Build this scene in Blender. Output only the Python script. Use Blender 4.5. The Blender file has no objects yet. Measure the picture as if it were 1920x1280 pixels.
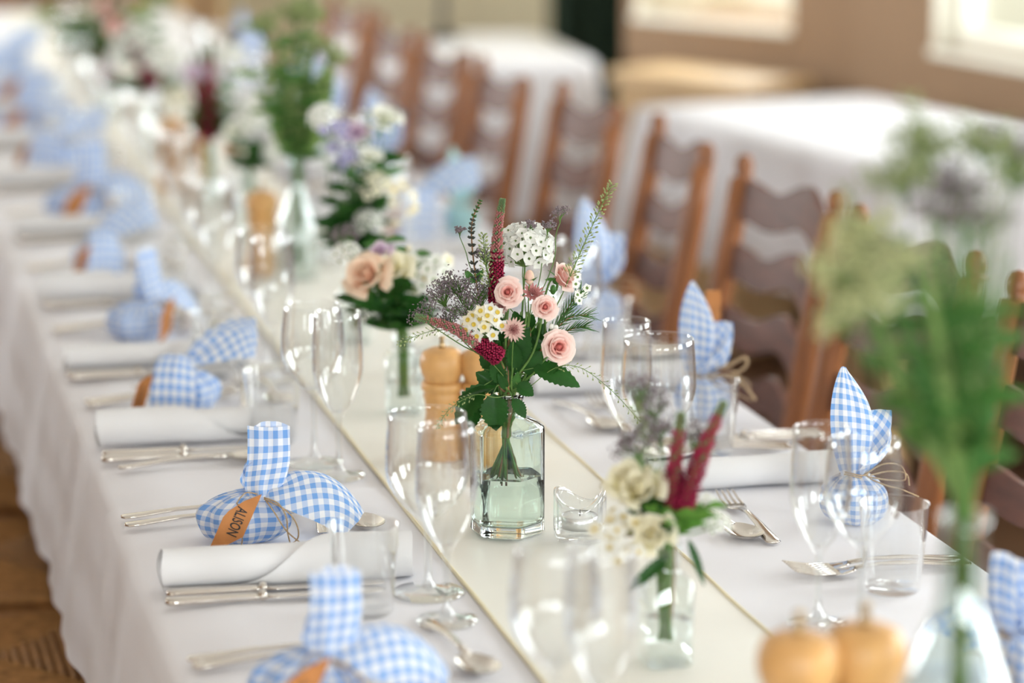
import bpy, math, random
from math import sin, cos, pi, atan, hypot, radians, sqrt
from mathutils import Vector, Matrix, Quaternion, noise
random.seed(7)
SC = bpy.context.scene
COL = SC.collection

# ------------------------------------------------------------------ camera
FPX = 5333.3333
VPX, VPY = -380.0, -480.0
PITCH = atan((640 - VPY) / FPX)
YAW = atan((960 - VPX) / hypot(FPX, 640 - VPY))
FW = Vector((sin(YAW) * cos(PITCH), cos(YAW) * cos(PITCH), -sin(PITCH)))
RT = Vector((cos(YAW), -sin(YAW), 0))
UP = RT.cross(FW)
HF = Vector((sin(YAW), cos(YAW), 0))
CAM = Vector((0, 0, 1.57))
ZC = 0.75                       # top of the tablecloth
cd = bpy.data.cameras.new('camera'); cam = bpy.data.objects.new('camera', cd); COL.objects.link(cam)
cam.matrix_world = Matrix(((RT.x, UP.x, -FW.x, CAM.x), (RT.y, UP.y, -FW.y, CAM.y), (RT.z, UP.z, -FW.z, CAM.z), (0, 0, 0, 1)))
cd.lens = 100; cd.sensor_width = 36; cd.sensor_fit = 'HORIZONTAL'; cd.clip_start = 0.05; cd.clip_end = 60
cd.dof.use_dof = True; cd.dof.aperture_fstop = 2.2; cd.dof.aperture_blades = 0
SC.camera = cam

def ray(x, y): return FW * FPX + RT * (x - 960) - UP * (y - 640)
def P(x, y, z=ZC):
    d = ray(x, y); return CAM + d * ((z - CAM.z) / d.z)
def BP(x, y, o, d=0.0):
    r = ray(x, y); t = ((o + HF * d) - CAM).dot(HF) / r.dot(HF); return CAM + r * t

HERO = P(951, 1001)             # centre of the green bottle's base
cd.dof.focus_distance = ((HERO + Vector((0, 0, 0.12))) - CAM).dot(FW) - 0.01

# ------------------------------------------------------------------ world, light, exposure
W = bpy.data.worlds.new('sky'); SC.world = W; W.use_nodes = True
W.node_tree.nodes['Background'].inputs[0].default_value = (1.0, 0.99, 0.92, 1)
W.node_tree.nodes['Background'].inputs[1].default_value = 0.72
vs = SC.view_settings
vs.view_transform = 'Standard'; vs.look = 'None'; vs.gamma = 1; vs.use_curve_mapping = False
vs.exposure = 0.22
SC.cycles.transparent_max_bounces = 96
SC.cycles.max_bounces = 14
SC.cycles.transmission_bounces = 12
SC.cycles.sample_clamp_indirect = 6.0
SC.cycles.blur_glossy = 0.6

def window_light(loc, direction, w, h, power, col=(0.92, 0.97, 1.0)):
    L = bpy.data.lights.new('daylight', 'AREA'); L.shape = 'RECTANGLE'; L.size = w; L.size_y = h; L.energy = power; L.color = col
    o = bpy.data.objects.new('daylight', L); COL.objects.link(o); o.location = loc
    o.rotation_euler = Vector(direction).to_track_quat('-Z', 'Z').to_euler()
    return o

# ------------------------------------------------------------------ helpers
def V(*a): return Vector(a)
class MB:
    def __init__(s): s.v = []; s.f = []; s.uv = []; s.hasuv = False; s.mi = []
    def add(s, vs_, fs, uv=None):
        b = len(s.v); s.v += [Vector(p) for p in vs_]
        s.f += [tuple(b + i for i in f) for f in fs]
        if uv: s.hasuv = True; s.uv += uv
        else: s.uv += [(0.0, 0.0)] * len(vs_)
        return s
    def tube(s, pts, r, n=8, caps=True):
        pts = [Vector(p) for p in pts]; m = len(pts)
        if not hasattr(r, '__len__'): r = [r] * m
        vs_ = []; up = None
        for i, p in enumerate(pts):
            t = (pts[min(i + 1, m - 1)] - pts[max(i - 1, 0)])
            t = t.normalized() if t.length > 1e-9 else V(0, 0, 1)
            if up is None:
                up = t.orthogonal().normalized()
            up = (up - t * up.dot(t)); up = up.normalized() if up.length > 1e-6 else t.orthogonal().normalized()
            w = t.cross(up)
            for k in range(n):
                a = 2 * pi * k / n; vs_.append(p + (up * cos(a) + w * sin(a)) * r[i])
        fs = [(i * n + k, i * n + (k + 1) % n, (i + 1) * n + (k + 1) % n, (i + 1) * n + k) for i in range(m - 1) for k in range(n)]
        if caps: fs += [tuple(range(n - 1, -1, -1)), tuple((m - 1) * n + k for k in range(n))]
        return s.add(vs_, fs)
    def lathe(s, prof, n=24, c=(0, 0, 0)):
        c = Vector(c); vs_ = []; fs = []; rings = []
        for r, z in prof:
            if r < 1e-6: rings.append([len(vs_)]); vs_.append(c + V(0, 0, z))
            else:
                rings.append(list(range(len(vs_), len(vs_) + n)))
                vs_ += [c + V(r * cos(2 * pi * k / n), r * sin(2 * pi * k / n), z) for k in range(n)]
        for a, b in zip(rings, rings[1:]):
            if len(a) == 1 and len(b) == 1: continue
            for k in range(n):
                k2 = (k + 1) % n
                if len(a) == 1: fs.append((a[0], b[k2], b[k]))
                elif len(b) == 1: fs.append((a[k], a[k2], b[0]))
                else: fs.append((a[k], a[k2], b[k2], b[k]))
        return s.add(vs_, fs)
    def ell(s, c, r, n=8, m=5, q=None):
        c = Vector(c)
        if not hasattr(r, '__len__'): r = (r, r, r)
        vs_ = []; 
        for i in range(m + 1):
            ph = pi * i / m
            if i in (0, m): vs_.append(V(0, 0, r[2] * cos(ph))); continue
            for k in range(n):
                a = 2 * pi * k / n; vs_.append(V(r[0] * sin(ph) * cos(a), r[1] * sin(ph) * sin(a), r[2] * cos(ph)))
        fs = [(0, 1 + k, 1 + (k + 1) % n) for k in range(n)]
        for i in range(m - 2):
            b = 1 + i * n
            fs += [(b + k, b + n + k, b + n + (k + 1) % n, b + (k + 1) % n) for k in range(n)]
        b = 1 + (m - 2) * n; e = len(vs_) - 1
        fs += [(b + k, e, b + (k + 1) % n) for k in range(n)]
        if q is not None: vs_ = [q @ p for p in vs_]
        return s.add([c + p for p in vs_], fs)
    def grid(s, fn, nu, nv, cu=False, uv=None):
        vs_ = []; us = []
        for j in range(nv + 1):
            for i in range(nu if cu else nu + 1):
                u, v = i / nu, j / nv
                vs_.append(Vector(fn(u, v)))
                if uv: us.append(uv(u, v))
        w = nu if cu else nu + 1
        fs = [(j * w + i, j * w + (i + 1) % w, (j + 1) * w + (i + 1) % w, (j + 1) * w + i) for j in range(nv) for i in range(nu)]
        return s.add(vs_, fs, us if uv else None)
    def box(s, a, b, M=None):
        vs_ = [V(x, y, z) for z in (a[2], b[2]) for y in (a[1], b[1]) for x in (a[0], b[0])]
        if M is not None: vs_ = [M @ p for p in vs_]
        return s.add(vs_, [(0, 2, 3, 1), (4, 5, 7, 6), (0, 1, 5, 4), (2, 6, 7, 3), (0, 4, 6, 2), (1, 3, 7, 5)])
    def mesh(s, name, mat, smooth=True, origin=None):
        me = bpy.data.meshes.new(name)
        vs_ = s.v if origin is None else [p - origin for p in s.v]
        me.from_pydata([tuple(p) for p in vs_], [], s.f); me.materials.append(mat)
        if s.hasuv:
            l = me.uv_layers.new(name='UVMap')
            for lp in me.loops: l.data[lp.index].uv = s.uv[lp.vertex_index]
        if smooth: me.polygons.foreach_set('use_smooth', [True] * len(me.polygons))
        me.update(); return me
    def build(s, name, mat, parent=None, smooth=True, origin=None):
        o = bpy.data.objects.new(name, s.mesh(name, mat, smooth, origin)); COL.objects.link(o); o.parent = parent
        return o

def tag(o, label=None, cat=None, group=None, kind=None):
    if label: o['label'] = label
    if cat: o['category'] = cat
    if group: o['group'] = group
    if kind: o['kind'] = kind
    return o
def empty(name, loc=(0, 0, 0), rz=0.0, label=None, cat=None, group=None):
    o = bpy.data.objects.new(name, None); COL.objects.link(o); o.location = loc; o.rotation_euler = (0, 0, rz); o.empty_display_size = 0.02
    tag(o, label, cat, group); return o
KIDS = {}
def kids(o): return [c for c in COL.objects if c.parent is o]
def collect(o):
    """snapshot of a thing's tree, so that copies do not search the scene again"""
    return (o, [collect(c) for c in kids(o)])
def copy_tree(t, parent=None):
    c = t[0].copy(); COL.objects.link(c); c.parent = parent
    for k in t[1]: copy_tree(k, c)
    return c
def place(t, loc, rz=0.0, label=None, cat=None, group=None, s=1.0, first=False):
    o = t[0] if first else copy_tree(t)
    o.rotation_mode = 'XYZ'; o.location = loc; o.rotation_euler = (0, 0, rz); o.scale = (s, s, s) if not hasattr(s, '__len__') else s
    tag(o, label, cat, group); return o
USED = set()
def put(t, *a, **k):
    k['first'] = t[0].name not in USED; USED.add(t[0].name); return place(t, *a, **k)
def bez(pts, n=10):
    out = []
    for i in range(n + 1):
        q = [Vector(p) for p in pts]; t = i / n
        while len(q) > 1: q = [q[j].lerp(q[j + 1], t) for j in range(len(q) - 1)]
        out.append(q[0])
    return out
def smooth_path(pts, n=6):
    pts = [Vector(p) for p in pts]; out = []
    for i in range(len(pts) - 1):
        p0 = pts[max(i - 1, 0)]; p1 = pts[i]; p2 = pts[i + 1]; p3 = pts[min(i + 2, len(pts) - 1)]
        for k in range(n):
            t = k / n
            out.append(0.5 * ((2 * p1) + (p2 - p0) * t + (2 * p0 - 5 * p1 + 4 * p2 - p3) * t * t + (3 * p1 - p0 - 3 * p2 + p3) * t ** 3))
    out.append(pts[-1]); return out

# ------------------------------------------------------------------ materials
def nt(name):
    m = bpy.data.materials.new(name); m.use_nodes = True; t = m.node_tree
    return m, t, t.nodes['Principled BSDF']
def sock(b, n): return b.inputs[n]
def mat(name, col, rough=0.6, metal=0.0, var=0.0, vscale=30, bump=0.0, bscale=200, sheen=0.0, sub=0.0, spec=0.5, stretch=None):
    m, t, b = nt(name)
    b.inputs['Base Color'].default_value = (*col, 1); b.inputs['Roughness'].default_value = rough; b.inputs['Metallic'].default_value = metal
    b.inputs['Specular IOR Level'].default_value = spec
    if sheen: b.inputs['Sheen Weight'].default_value = sheen
    if sub:
        b.inputs['Subsurface Weight'].default_value = sub; b.inputs['Subsurface Radius'].default_value = (0.01, 0.006, 0.004); b.inputs['Subsurface Scale'].default_value = 0.4
    if var or bump:
        tc = t.nodes.new('ShaderNodeTexCoord'); co = tc.outputs['Object']
        if stretch:
            mp = t.nodes.new('ShaderNodeMapping'); mp.inputs['Scale'].default_value = stretch
            t.links.new(co, mp.inputs[0]); co = mp.outputs[0]
    if var:
        n = t.nodes.new('ShaderNodeTexNoise'); n.inputs['Scale'].default_value = vscale; n.inputs['Detail'].default_value = 5
        t.links.new(co, n.inputs[0])
        r = t.nodes.new('ShaderNodeValToRGB')
        r.color_ramp.elements[0].position = 0.3; r.color_ramp.elements[1].position = 0.7
        r.color_ramp.elements[0].color = (*[max(0, c * (1 - var)) for c in col], 1)
        r.color_ramp.elements[1].color = (*[min(1, c * (1 + var)) for c in col], 1)
        t.links.new(n.outputs[0], r.inputs[0]); t.links.new(r.outputs[0], b.inputs['Base Color'])
    if bump:
        n2 = t.nodes.new('ShaderNodeTexNoise'); n2.inputs['Scale'].default_value = bscale; n2.inputs['Detail'].default_value = 3
        t.links.new(co, n2.inputs[0])
        bp = t.nodes.new('ShaderNodeBump'); bp.inputs['Strength'].default_value = bump; bp.inputs['Distance'].default_value = 0.002
        t.links.new(n2.outputs[0], bp.inputs['Height']); t.links.new(bp.outputs[0], b.inputs['Normal'])
    return m
def thin_glass(name, tint=(1, 1, 1), base=0.05, edge=0.75, pw=3.0, rough=0.02):
    m = bpy.data.materials.new(name); m.use_nodes = True; t = m.node_tree; t.nodes.clear()
    out = t.nodes.new('ShaderNodeOutputMaterial'); mx = t.nodes.new('ShaderNodeMixShader')
    tr = t.nodes.new('ShaderNodeBsdfTransparent'); tr.inputs[0].default_value = (*tint, 1)
    gl = t.nodes.new('ShaderNodeBsdfGlossy'); gl.inputs['Roughness'].default_value = rough; gl.inputs[0].default_value = (1, 1, 1, 1)
    lw = t.nodes.new('ShaderNodeLayerWeight'); lw.inputs[0].default_value = 0.5
    pwn = t.nodes.new('ShaderNodeMath'); pwn.operation = 'POWER'; pwn.inputs[1].default_value = pw
    ma = t.nodes.new('ShaderNodeMath'); ma.operation = 'MULTIPLY_ADD'; ma.inputs[1].default_value = edge; ma.inputs[2].default_value = base; ma.use_clamp = True
    t.links.new(lw.outputs['Facing'], pwn.inputs[0]); t.links.new(pwn.outputs[0], ma.inputs[0]); t.links.new(ma.outputs[0], mx.inputs[0])
    t.links.new(tr.outputs[0], mx.inputs[1]); t.links.new(gl.outputs[0], mx.inputs[2]); t.links.new(mx.outputs[0], out.inputs[0])
    return m
def real_glass(name, col, ior=1.46, rough=0.0):
    m, t, b = nt(name)
    b.inputs['Base Color'].default_value = (*col, 1); b.inputs['Roughness'].default_value = rough
    b.inputs['Transmission Weight'].default_value = 1.0; b.inputs['IOR'].default_value = ior
    return m
def gingham(name, dark, light, period=0.0125):
    m, t, b = nt(name); b.inputs['Roughness'].default_value = 0.8; b.inputs['Specular IOR Level'].default_value = 0.2; b.inputs['Sheen Weight'].default_value = 0.15
    uv = t.nodes.new('ShaderNodeTexCoord'); sp = t.nodes.new('ShaderNodeSeparateXYZ'); t.links.new(uv.outputs['UV'], sp.inputs[0])
    st = []
    for k in (0, 1):
        d = t.nodes.new('ShaderNodeMath'); d.operation = 'DIVIDE'; d.inputs[1].default_value = period; t.links.new(sp.outputs[k], d.inputs[0])
        fr = t.nodes.new('ShaderNodeMath'); fr.operation = 'FRACT'; t.links.new(d.outputs[0], fr.inputs[0])
        gt = t.nodes.new('ShaderNodeMath'); gt.operation = 'GREATER_THAN'; gt.inputs[1].default_value = 0.5; t.links.new(fr.outputs[0], gt.inputs[0]); st.append(gt)
    a = t.nodes.new('ShaderNodeMath'); a.operation = 'ADD'; t.links.new(st[0].outputs[0], a.inputs[0]); t.links.new(st[1].outputs[0], a.inputs[1])
    h = t.nodes.new('ShaderNodeMath'); h.operation = 'MULTIPLY'; h.inputs[1].default_value = 0.5; t.links.new(a.outputs[0], h.inputs[0])
    r = t.nodes.new('ShaderNodeValToRGB'); r.color_ramp.elements[0].color = (*light, 1); r.color_ramp.elements[1].color = (*dark, 1)
    t.links.new(h.outputs[0], r.inputs[0]); t.links.new(r.outputs[0], b.inputs['Base Color'])
    # a little light comes through the thin cotton
    trn = t.nodes.new('ShaderNodeBsdfTranslucent'); mx = t.nodes.new('ShaderNodeMixShader'); mx.inputs[0].default_value = 0.25
    t.links.new(r.outputs[0], trn.inputs[0]); out = t.nodes['Material Output']
    t.links.new(b.outputs[0], mx.inputs[1]); t.links.new(trn.outputs[0], mx.inputs[2]); t.links.new(mx.outputs[0], out.inputs[0])
    return m
def leafmat(name, col, rough=0.4, trans=0.25, var=0.25):
    m = mat(name, col, rough, var=var, vscale=60, bump=0.15, bscale=300, spec=0.22)
    t = m.node_tree; b = t.nodes['Principled BSDF']; out = t.nodes['Material Output']
    tr = t.nodes.new('ShaderNodeBsdfTranslucent'); tr.inputs[0].default_value = (*[min(1, c * 1.6) for c in col], 1)
    mx = t.nodes.new('ShaderNodeMixShader'); mx.inputs[0].default_value = trans
    t.links.new(b.outputs[0], mx.inputs[1]); t.links.new(tr.outputs[0], mx.inputs[2]); t.links.new(mx.outputs[0], out.inputs[0])
    return m
def petalmat(name, col, trans=0.35): return leafmat(name, col, 0.6, trans, 0.06)

M = {}
M['cloth'] = mat('white_cotton', (0.81, 0.805, 0.845), 0.85, var=0.02, vscale=4, bump=0.12, bscale=900, sheen=0.1, spec=0.2)
M['cloth2'] = mat('white_napkin', (0.74, 0.735, 0.745), 0.8, bump=0.15, bscale=700, spec=0.2)
M['runner'] = mat('cream_satin', (0.82, 0.80, 0.725), 0.45, var=0.02, vscale=8, bump=0.15, bscale=60, sheen=0.2)
M['border'] = mat('pale_gold_hem', (0.74, 0.66, 0.44), 0.5)
M['glass'] = thin_glass('thin_clear_glass', (0.985, 0.99, 0.99), 0.045, 0.8, 2.2)
M['pane'] = thin_glass('window_glass', (0.98, 0.99, 0.985), 0.03, 0.35, 5.0)
M['stemglass'] = thin_glass('stem_glass', (0.96, 0.97, 0.97), 0.09, 0.8, 1.7)
M['bottle'] = real_glass('pale_green_bottle_glass', (0.885, 0.972, 0.935), 1.47)
M['bottle2'] = thin_glass('bottle_glass_clear', (0.93, 0.97, 0.965), 0.07, 0.75, 2.0)
M['bottleg'] = thin_glass('bottle_glass_green', (0.86, 0.95, 0.91), 0.07, 0.7, 2.0)
M['tealglass'] = real_glass('thick_clear_glass', (0.985, 0.99, 0.985), 1.45)
M['water'] = real_glass('water', (0.97, 1, 0.985), 1.33)
M['wax'] = mat('white_wax', (0.85, 0.84, 0.82), 0.5, sub=0.2)
M['silver'] = mat('polished_steel', (0.70, 0.655, 0.60), 0.16, 1.0)
M['alu'] = mat('aluminium_cup', (0.8, 0.8, 0.8), 0.3, 1.0)
M['kraft'] = mat('kraft_card', (0.46, 0.185, 0.055), 0.8, var=0.08, vscale=80, bump=0.1)
M['ink'] = mat('black_ink', (0.025, 0.02, 0.018), 0.7)
M['twine'] = mat('jute_twine', (0.42, 0.30, 0.18), 0.9, var=0.3, vscale=600, bump=0.4, bscale=1500)
M['beech'] = mat('beech_wood', (0.66, 0.36, 0.13), 0.38, var=0.16, vscale=9, stretch=(6, 6, 1))
M['oak'] = mat('stained_chair_wood', (0.25, 0.088, 0.024), 0.45, var=0.3, vscale=10, stretch=(5, 5, 0.8))
M['slat'] = mat('dark_slat_wood', (0.13, 0.05, 0.032), 0.52, var=0.3, vscale=10, stretch=(5, 0.8, 5))
M['rush'] = mat('woven_rush', (0.34, 0.17, 0.055), 0.85, var=0.35, vscale=60, bump=0.5, bscale=160)
M['brass'] = mat('dull_brass', (0.42, 0.30, 0.16), 0.3, 1.0)
M['gingham'] = gingham('blue_gingham', (0.20, 0.40, 0.78), (0.86, 0.87, 0.90))
M['teal'] = gingham('pale_teal_check', (0.40, 0.66, 0.66), (0.55, 0.76, 0.75))
M['leafd'] = leafmat('dark_rose_leaf', (0.017, 0.075, 0.012), 0.34, 0.2)
M['leafm'] = leafmat('mid_green_leaf', (0.058, 0.165, 0.035), 0.45, 0.25)
M['leafl'] = leafmat('light_green_leaf', (0.19, 0.29, 0.085), 0.5, 0.3)
M['leafb'] = leafmat('bright_green_leaf', (0.12, 0.28, 0.05), 0.45, 0.3)
M['podc'] = leafmat('cream_green_froth', (0.60, 0.62, 0.36), 0.5, 0.3)
M['stem'] = leafmat('flower_stem', (0.11, 0.21, 0.05), 0.5, 0.1)
M['stemr'] = leafmat('reddish_stem', (0.28, 0.15, 0.07), 0.5, 0.1)
M['pink'] = petalmat('pale_pink_petal', (0.86, 0.58, 0.50))
M['pinkin'] = petalmat('deep_pink_petal', (0.84, 0.40, 0.35))
M['peach'] = petalmat('peach_cream_petal', (0.88, 0.66, 0.50))
M['cream'] = petalmat('cream_petal', (0.88, 0.82, 0.62))
M['white'] = petalmat('white_petal', (0.88, 0.88, 0.82))
def rosemat(name, base, edge):
    m = petalmat(name, edge); t = m.node_tree; b = t.nodes['Principled BSDF']
    uv = t.nodes.new('ShaderNodeTexCoord'); sp = t.nodes.new('ShaderNodeSeparateXYZ'); t.links.new(uv.outputs['UV'], sp.inputs[0])
    r = t.nodes.new('ShaderNodeValToRGB'); r.color_ramp.elements[0].position = .45; r.color_ramp.elements[0].color = (*base, 1); r.color_ramp.elements[1].position = 1.0; r.color_ramp.elements[1].color = (*edge, 1)
    t.links.new(sp.outputs[1], r.inputs[0]); t.links.new(r.outputs[0], b.inputs['Base Color'])
    for n_ in t.nodes:
        if n_.type == 'BSDF_TRANSLUCENT': t.links.new(r.outputs[0], n_.inputs[0])
    return m
M['r_pink'] = rosemat('rose_petal_pink', (0.84, 0.44, 0.38), (0.91, 0.75, 0.69)); M['r_pinkin'] = rosemat('rose_petal_deep', (0.74, 0.22, 0.20), (0.86, 0.50, 0.44))
M['r_peach'] = rosemat('rose_petal_peach', (0.82, 0.48, 0.32), (0.90, 0.74, 0.58)); M['r_cream'] = rosemat('rose_petal_cream', (0.76, 0.68, 0.38), (0.90, 0.86, 0.70))
M['r_white'] = rosemat('rose_petal_white', (0.74, 0.76, 0.58), (0.90, 0.90, 0.86)); M['r_lilac'] = rosemat('rose_petal_lilac', (0.55, 0.34, 0.52), (0.80, 0.68, 0.78))
M['lilac'] = petalmat('lilac_petal', (0.66, 0.52, 0.66))
M['blue'] = petalmat('blue_violet_petal', (0.36, 0.34, 0.55))
M['burg'] = petalmat('burgundy_floret', (0.42, 0.025, 0.085), 0.2)
M['dusty'] = petalmat('dusty_pink_bud', (0.48, 0.20, 0.19), 0.2)
M['greytip'] = leafmat('green_spike_tip', (0.17, 0.27, 0.12), 0.6, 0.15)
M['statice'] = petalmat('grey_lavender_floret', (0.25, 0.20, 0.215), 0.2)
M['yellow'] = mat('mustard_centre', (0.58, 0.42, 0.05), 0.6)
M['pod'] = leafmat('pale_green_pod', (0.36, 0.42, 0.19), 0.5, 0.3)
M['darkbud'] = leafmat('dark_plum_calyx', (0.075, 0.085, 0.07), 0.6, 0.1)
M['astr'] = petalmat('dusky_rose_bract', (0.66, 0.45, 0.40), 0.3)
M['wallb'] = mat('tan_plaster', (0.36, 0.245, 0.16), 0.9, var=0.05, vscale=2, bump=0.2, bscale=20)
M['wallr'] = mat('warm_beige_plaster', (0.27, 0.168, 0.098), 0.9, var=0.05, vscale=2, bump=0.2, bscale=20)
M['wallc'] = mat('cream_plaster', (0.80, 0.74, 0.58), 0.9, var=0.03, vscale=2, bump=0.2, bscale=20)
M['sill'] = mat('cream_paint', (0.82, 0.79, 0.68), 0.5, var=0.03, vscale=5)
M['floor'] = mat('dark_wood_floor', (0.17, 0.092, 0.050), 0.45, var=0.3, vscale=3, stretch=(8, 1, 1))
M['ceil'] = mat('white_ceiling', (0.80, 0.78, 0.74), 0.9, var=0.02, vscale=2)
M['curtain'] = mat('dark_green_cloth', (0.012, 0.030, 0.016), 0.85, var=0.15, vscale=20)
M['lightwood'] = mat('pine_wood', (0.62, 0.42, 0.22), 0.5, var=0.15, vscale=6, stretch=(1, 1, 8))
M['darkwood'] = mat('walnut_wood', (0.16, 0.075, 0.035), 0.45, var=0.25, vscale=6, stretch=(1, 1, 8))
M['black'] = mat('black_iron', (0.02, 0.02, 0.022), 0.45)
# ================================================================== the room
def wall(name, A, B, z0, z1, th, m, openings=()):
    """wall from A to B (plan), inner face on the line, thickness to the left of A->B; openings (s0,s1,z0,z1)"""
    A = Vector((*A, 0)); B = Vector((*B, 0)); d = (B - A); L = d.length; d.normalize(); n = V(-d.y, d.x, 0)
    Mx = Matrix(((d.x, n.x, 0, A.x), (d.y, n.y, 0, A.y), (0, 0, 1, 0), (0, 0, 0, 1)))
    mb = MB(); s = 0.0
    for (a, b, c, e) in sorted(openings):
        mb.box((s, 0, z0), (a, th, z1), Mx); mb.box((a, 0, z0), (b, th, c), Mx); mb.box((a, 0, e), (b, th, z1), Mx); s = b
    mb.box((s, 0, z0), (L, th, z1), Mx)
    o = mb.build(name, m, None, False); tag(o, kind='structure')
    return Mx
NWIN = [0]
def window(Mx, a, b, c, e, th, power, inset=None):
    NWIN[0] += 1
    o = empty('window_%d' % NWIN[0]); tag(o, kind='structure')
    fr = MB(); y0 = th - 0.09 if inset is None else inset; y1 = y0 + .05; w = 0.05
    fr.box((a, y0, c), (a + w, y1, e), Mx); fr.box((b - w, y0, c), (b, y1, e), Mx); fr.box((a + w, y0, c), (b - w, y1, c + w), Mx); fr.box((a + w, y0, e - w), (b - w, y1, e), Mx)
    fr.build('window_frame', M['sill'], o, False)
    nx = max(1, round((b - a) / 0.55)); nz = 2
    for i in range(1, nx):
        x = a + (b - a) * i / nx; q = MB(); q.box((x - .014, y0 + .008, c + w), (x + .014, y1 - .008, e - w), Mx); q.build('glazing_bar', M['sill'], o, False)
    zm = (c + e) / 2
    q = MB(); q.box((a + w, y0 + .006, zm - .014), (b - w, y1 - .006, zm + .014), Mx); q.build('glazing_bar', M['sill'], o, False)
    for i in range(nx):
        for k in range(nz):
            xa = a + (b - a) * i / nx + (w if i == 0 else .014); xb = a + (b - a) * (i + 1) / nx - (w if i == nx - 1 else .014)
            za = (c + w) if k == 0 else zm + .014; zb = zm - .014 if k == 0 else e - w
            q = MB(); q.box((xa, y0 + .02, za), (xb, y0 + .024, zb), Mx); q.build('pane', M['pane'], o, False)
    sl = MB(); sl.box((a, -0.012, c - 0.02), (b, y0, c - 0.001), Mx); sl.build('window_sill', M['sill'], o, False)
    sl = MB(); sl.box((a, y1, c - 0.02), (b, th + .06, c + .004), Mx); sl.build('outer_sill', M['sill'], o, False)
    for xa, xb in ((a, a + .006), (b - .006, b)):
        sl = MB(); sl.box((xa, 0.001, c), (xb, y0, e), Mx); sl.box((xa, y1, c), (xb, th, e), Mx); sl.build('reveal', M['sill'], o, False)
    if power:
        n = (Mx.to_3x3() @ V(0, -1, 0))
        cx = Mx @ V((a + b) / 2, y1 + 0.06, (c + e) / 2)
        window_light(cx, n, (b - a) * 0.98, (e - c) * 0.98, power)

PK = 2.1
K = (2.56, 6.80)
dr = Vector((0.166, -0.986)).normalized()
E0 = (K[0] + dr.x * 10.5, K[1] + dr.y * 10.5)
# right wall: openings measured from the corner K; inner face towards the table (thickness outwards)
def rs(y): return (K[1] - y) / -dr.y
w2a = rs(6.42)
op = [(w2a, w2a + 1.45, 0.855, 2.25), (w2a + 2.35, w2a + 3.8, 0.855, 2.25), (w2a + 4.7, w2a + 6.15, 0.855, 2.25), (w2a + 7.0, w2a + 8.45, 0.855, 2.25)]
MR = wall('wall_right', K, E0, 0, 3.0, 0.38, M['wallr'], op)
for i, q in enumerate(op): window(MR, *q, 0.38, 35 * PK if i else 12 * PK, 0.05)
KB = (2.16, 7.50)
dB = (Vector(K) - Vector(KB)).length
opb = [(0.04, dB - 0.20, 0.855, 2.25)]
MBk = wall('wall_back', KB, K, 0, 3.0, 0.38, M['wallr'], opb)
window(MBk, *opb[0], 0.38, 24 * PK)
KF = (3.45, 11.6)
wall('wall_return', KF, KB, 0, 3.0, 0.2, M['wallc'])
XL = -2.6; YB = -3.6
wall('wall_far', (XL, 11.6), KF, 0, 3.0, 0.2, M['wallc'])
MLw = wall('wall_left', (XL, YB), (XL, 11.6), 0, 3.0, 0.3, M['wallb'], [(2.0, 3.6, 0.95, 2.25), (9.6, 11.2, 0.95, 2.25), (12.7, 14.3, 0.95, 2.25)])
window(MLw, 2.0, 3.6, 0.95, 2.25, 0.3, 12 * PK); window(MLw, 9.6, 11.2, 0.95, 2.25, 0.3, 70 * PK); window(MLw, 12.7, 14.3, 0.95, 2.25, 0.3, 120 * PK)  # last two are unseen windows, added to brighten the far cream wall
opn = [(1.6, 3.4, 0.9, 2.3), (4.6, 6.4, 0.9, 2.3)]
MN = wall('wall_behind', (E0[0], YB), (XL, YB), 0, 3.0, 0.3, M['wallb'], opn)
for q in opn: window(MN, *q, 0.3, 72 * PK)
b = MB(); b.box((XL - .3, YB - .3, -0.1), (E0[0] + .6, 11.9, 0.0)); tag(b.build('floor', M['floor'], None, False), kind='structure')
b = MB(); b.box((XL - .3, YB - .3, 3.0), (E0[0] + .6, 11.9, 3.1)); tag(b.build('ceiling', M['ceil'], None, False), kind='structure')

# dark green floor-length curtain by the far doorway
def curtain_fn(u, v):
    x = 2.65 + 0.32 * u; return (x, 10.2 + 0.035 * sin(u * 40) + 0.01 * sin(u * 90 + v * 3), 0.02 + 2.3 * v)
b = MB(); b.grid(curtain_fn, 90, 6)
cur = empty('curtain', (2.81, 10.2, 0.02), 0, 'dark green floor-length curtain hanging beyond the far white table', 'curtain')
b.build('curtain_cloth', M['curtain'], cur, origin=Vector((2.81, 10.2, 0.02)))
b = MB(); b.tube([(2.5, 10.2, 2.34), (2.98, 10.2, 2.34)], 0.014, 10); b.tube([(2.5, 10.2, 2.34), (2.5, 11.6, 2.34)], 0.01, 8); b.tube([(2.98, 10.2, 2.34), (2.98, 11.6, 2.34)], 0.01, 8)
b.build('curtain_rail', M['black'], cur, origin=Vector((2.81, 10.2, 0.02)))

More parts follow.
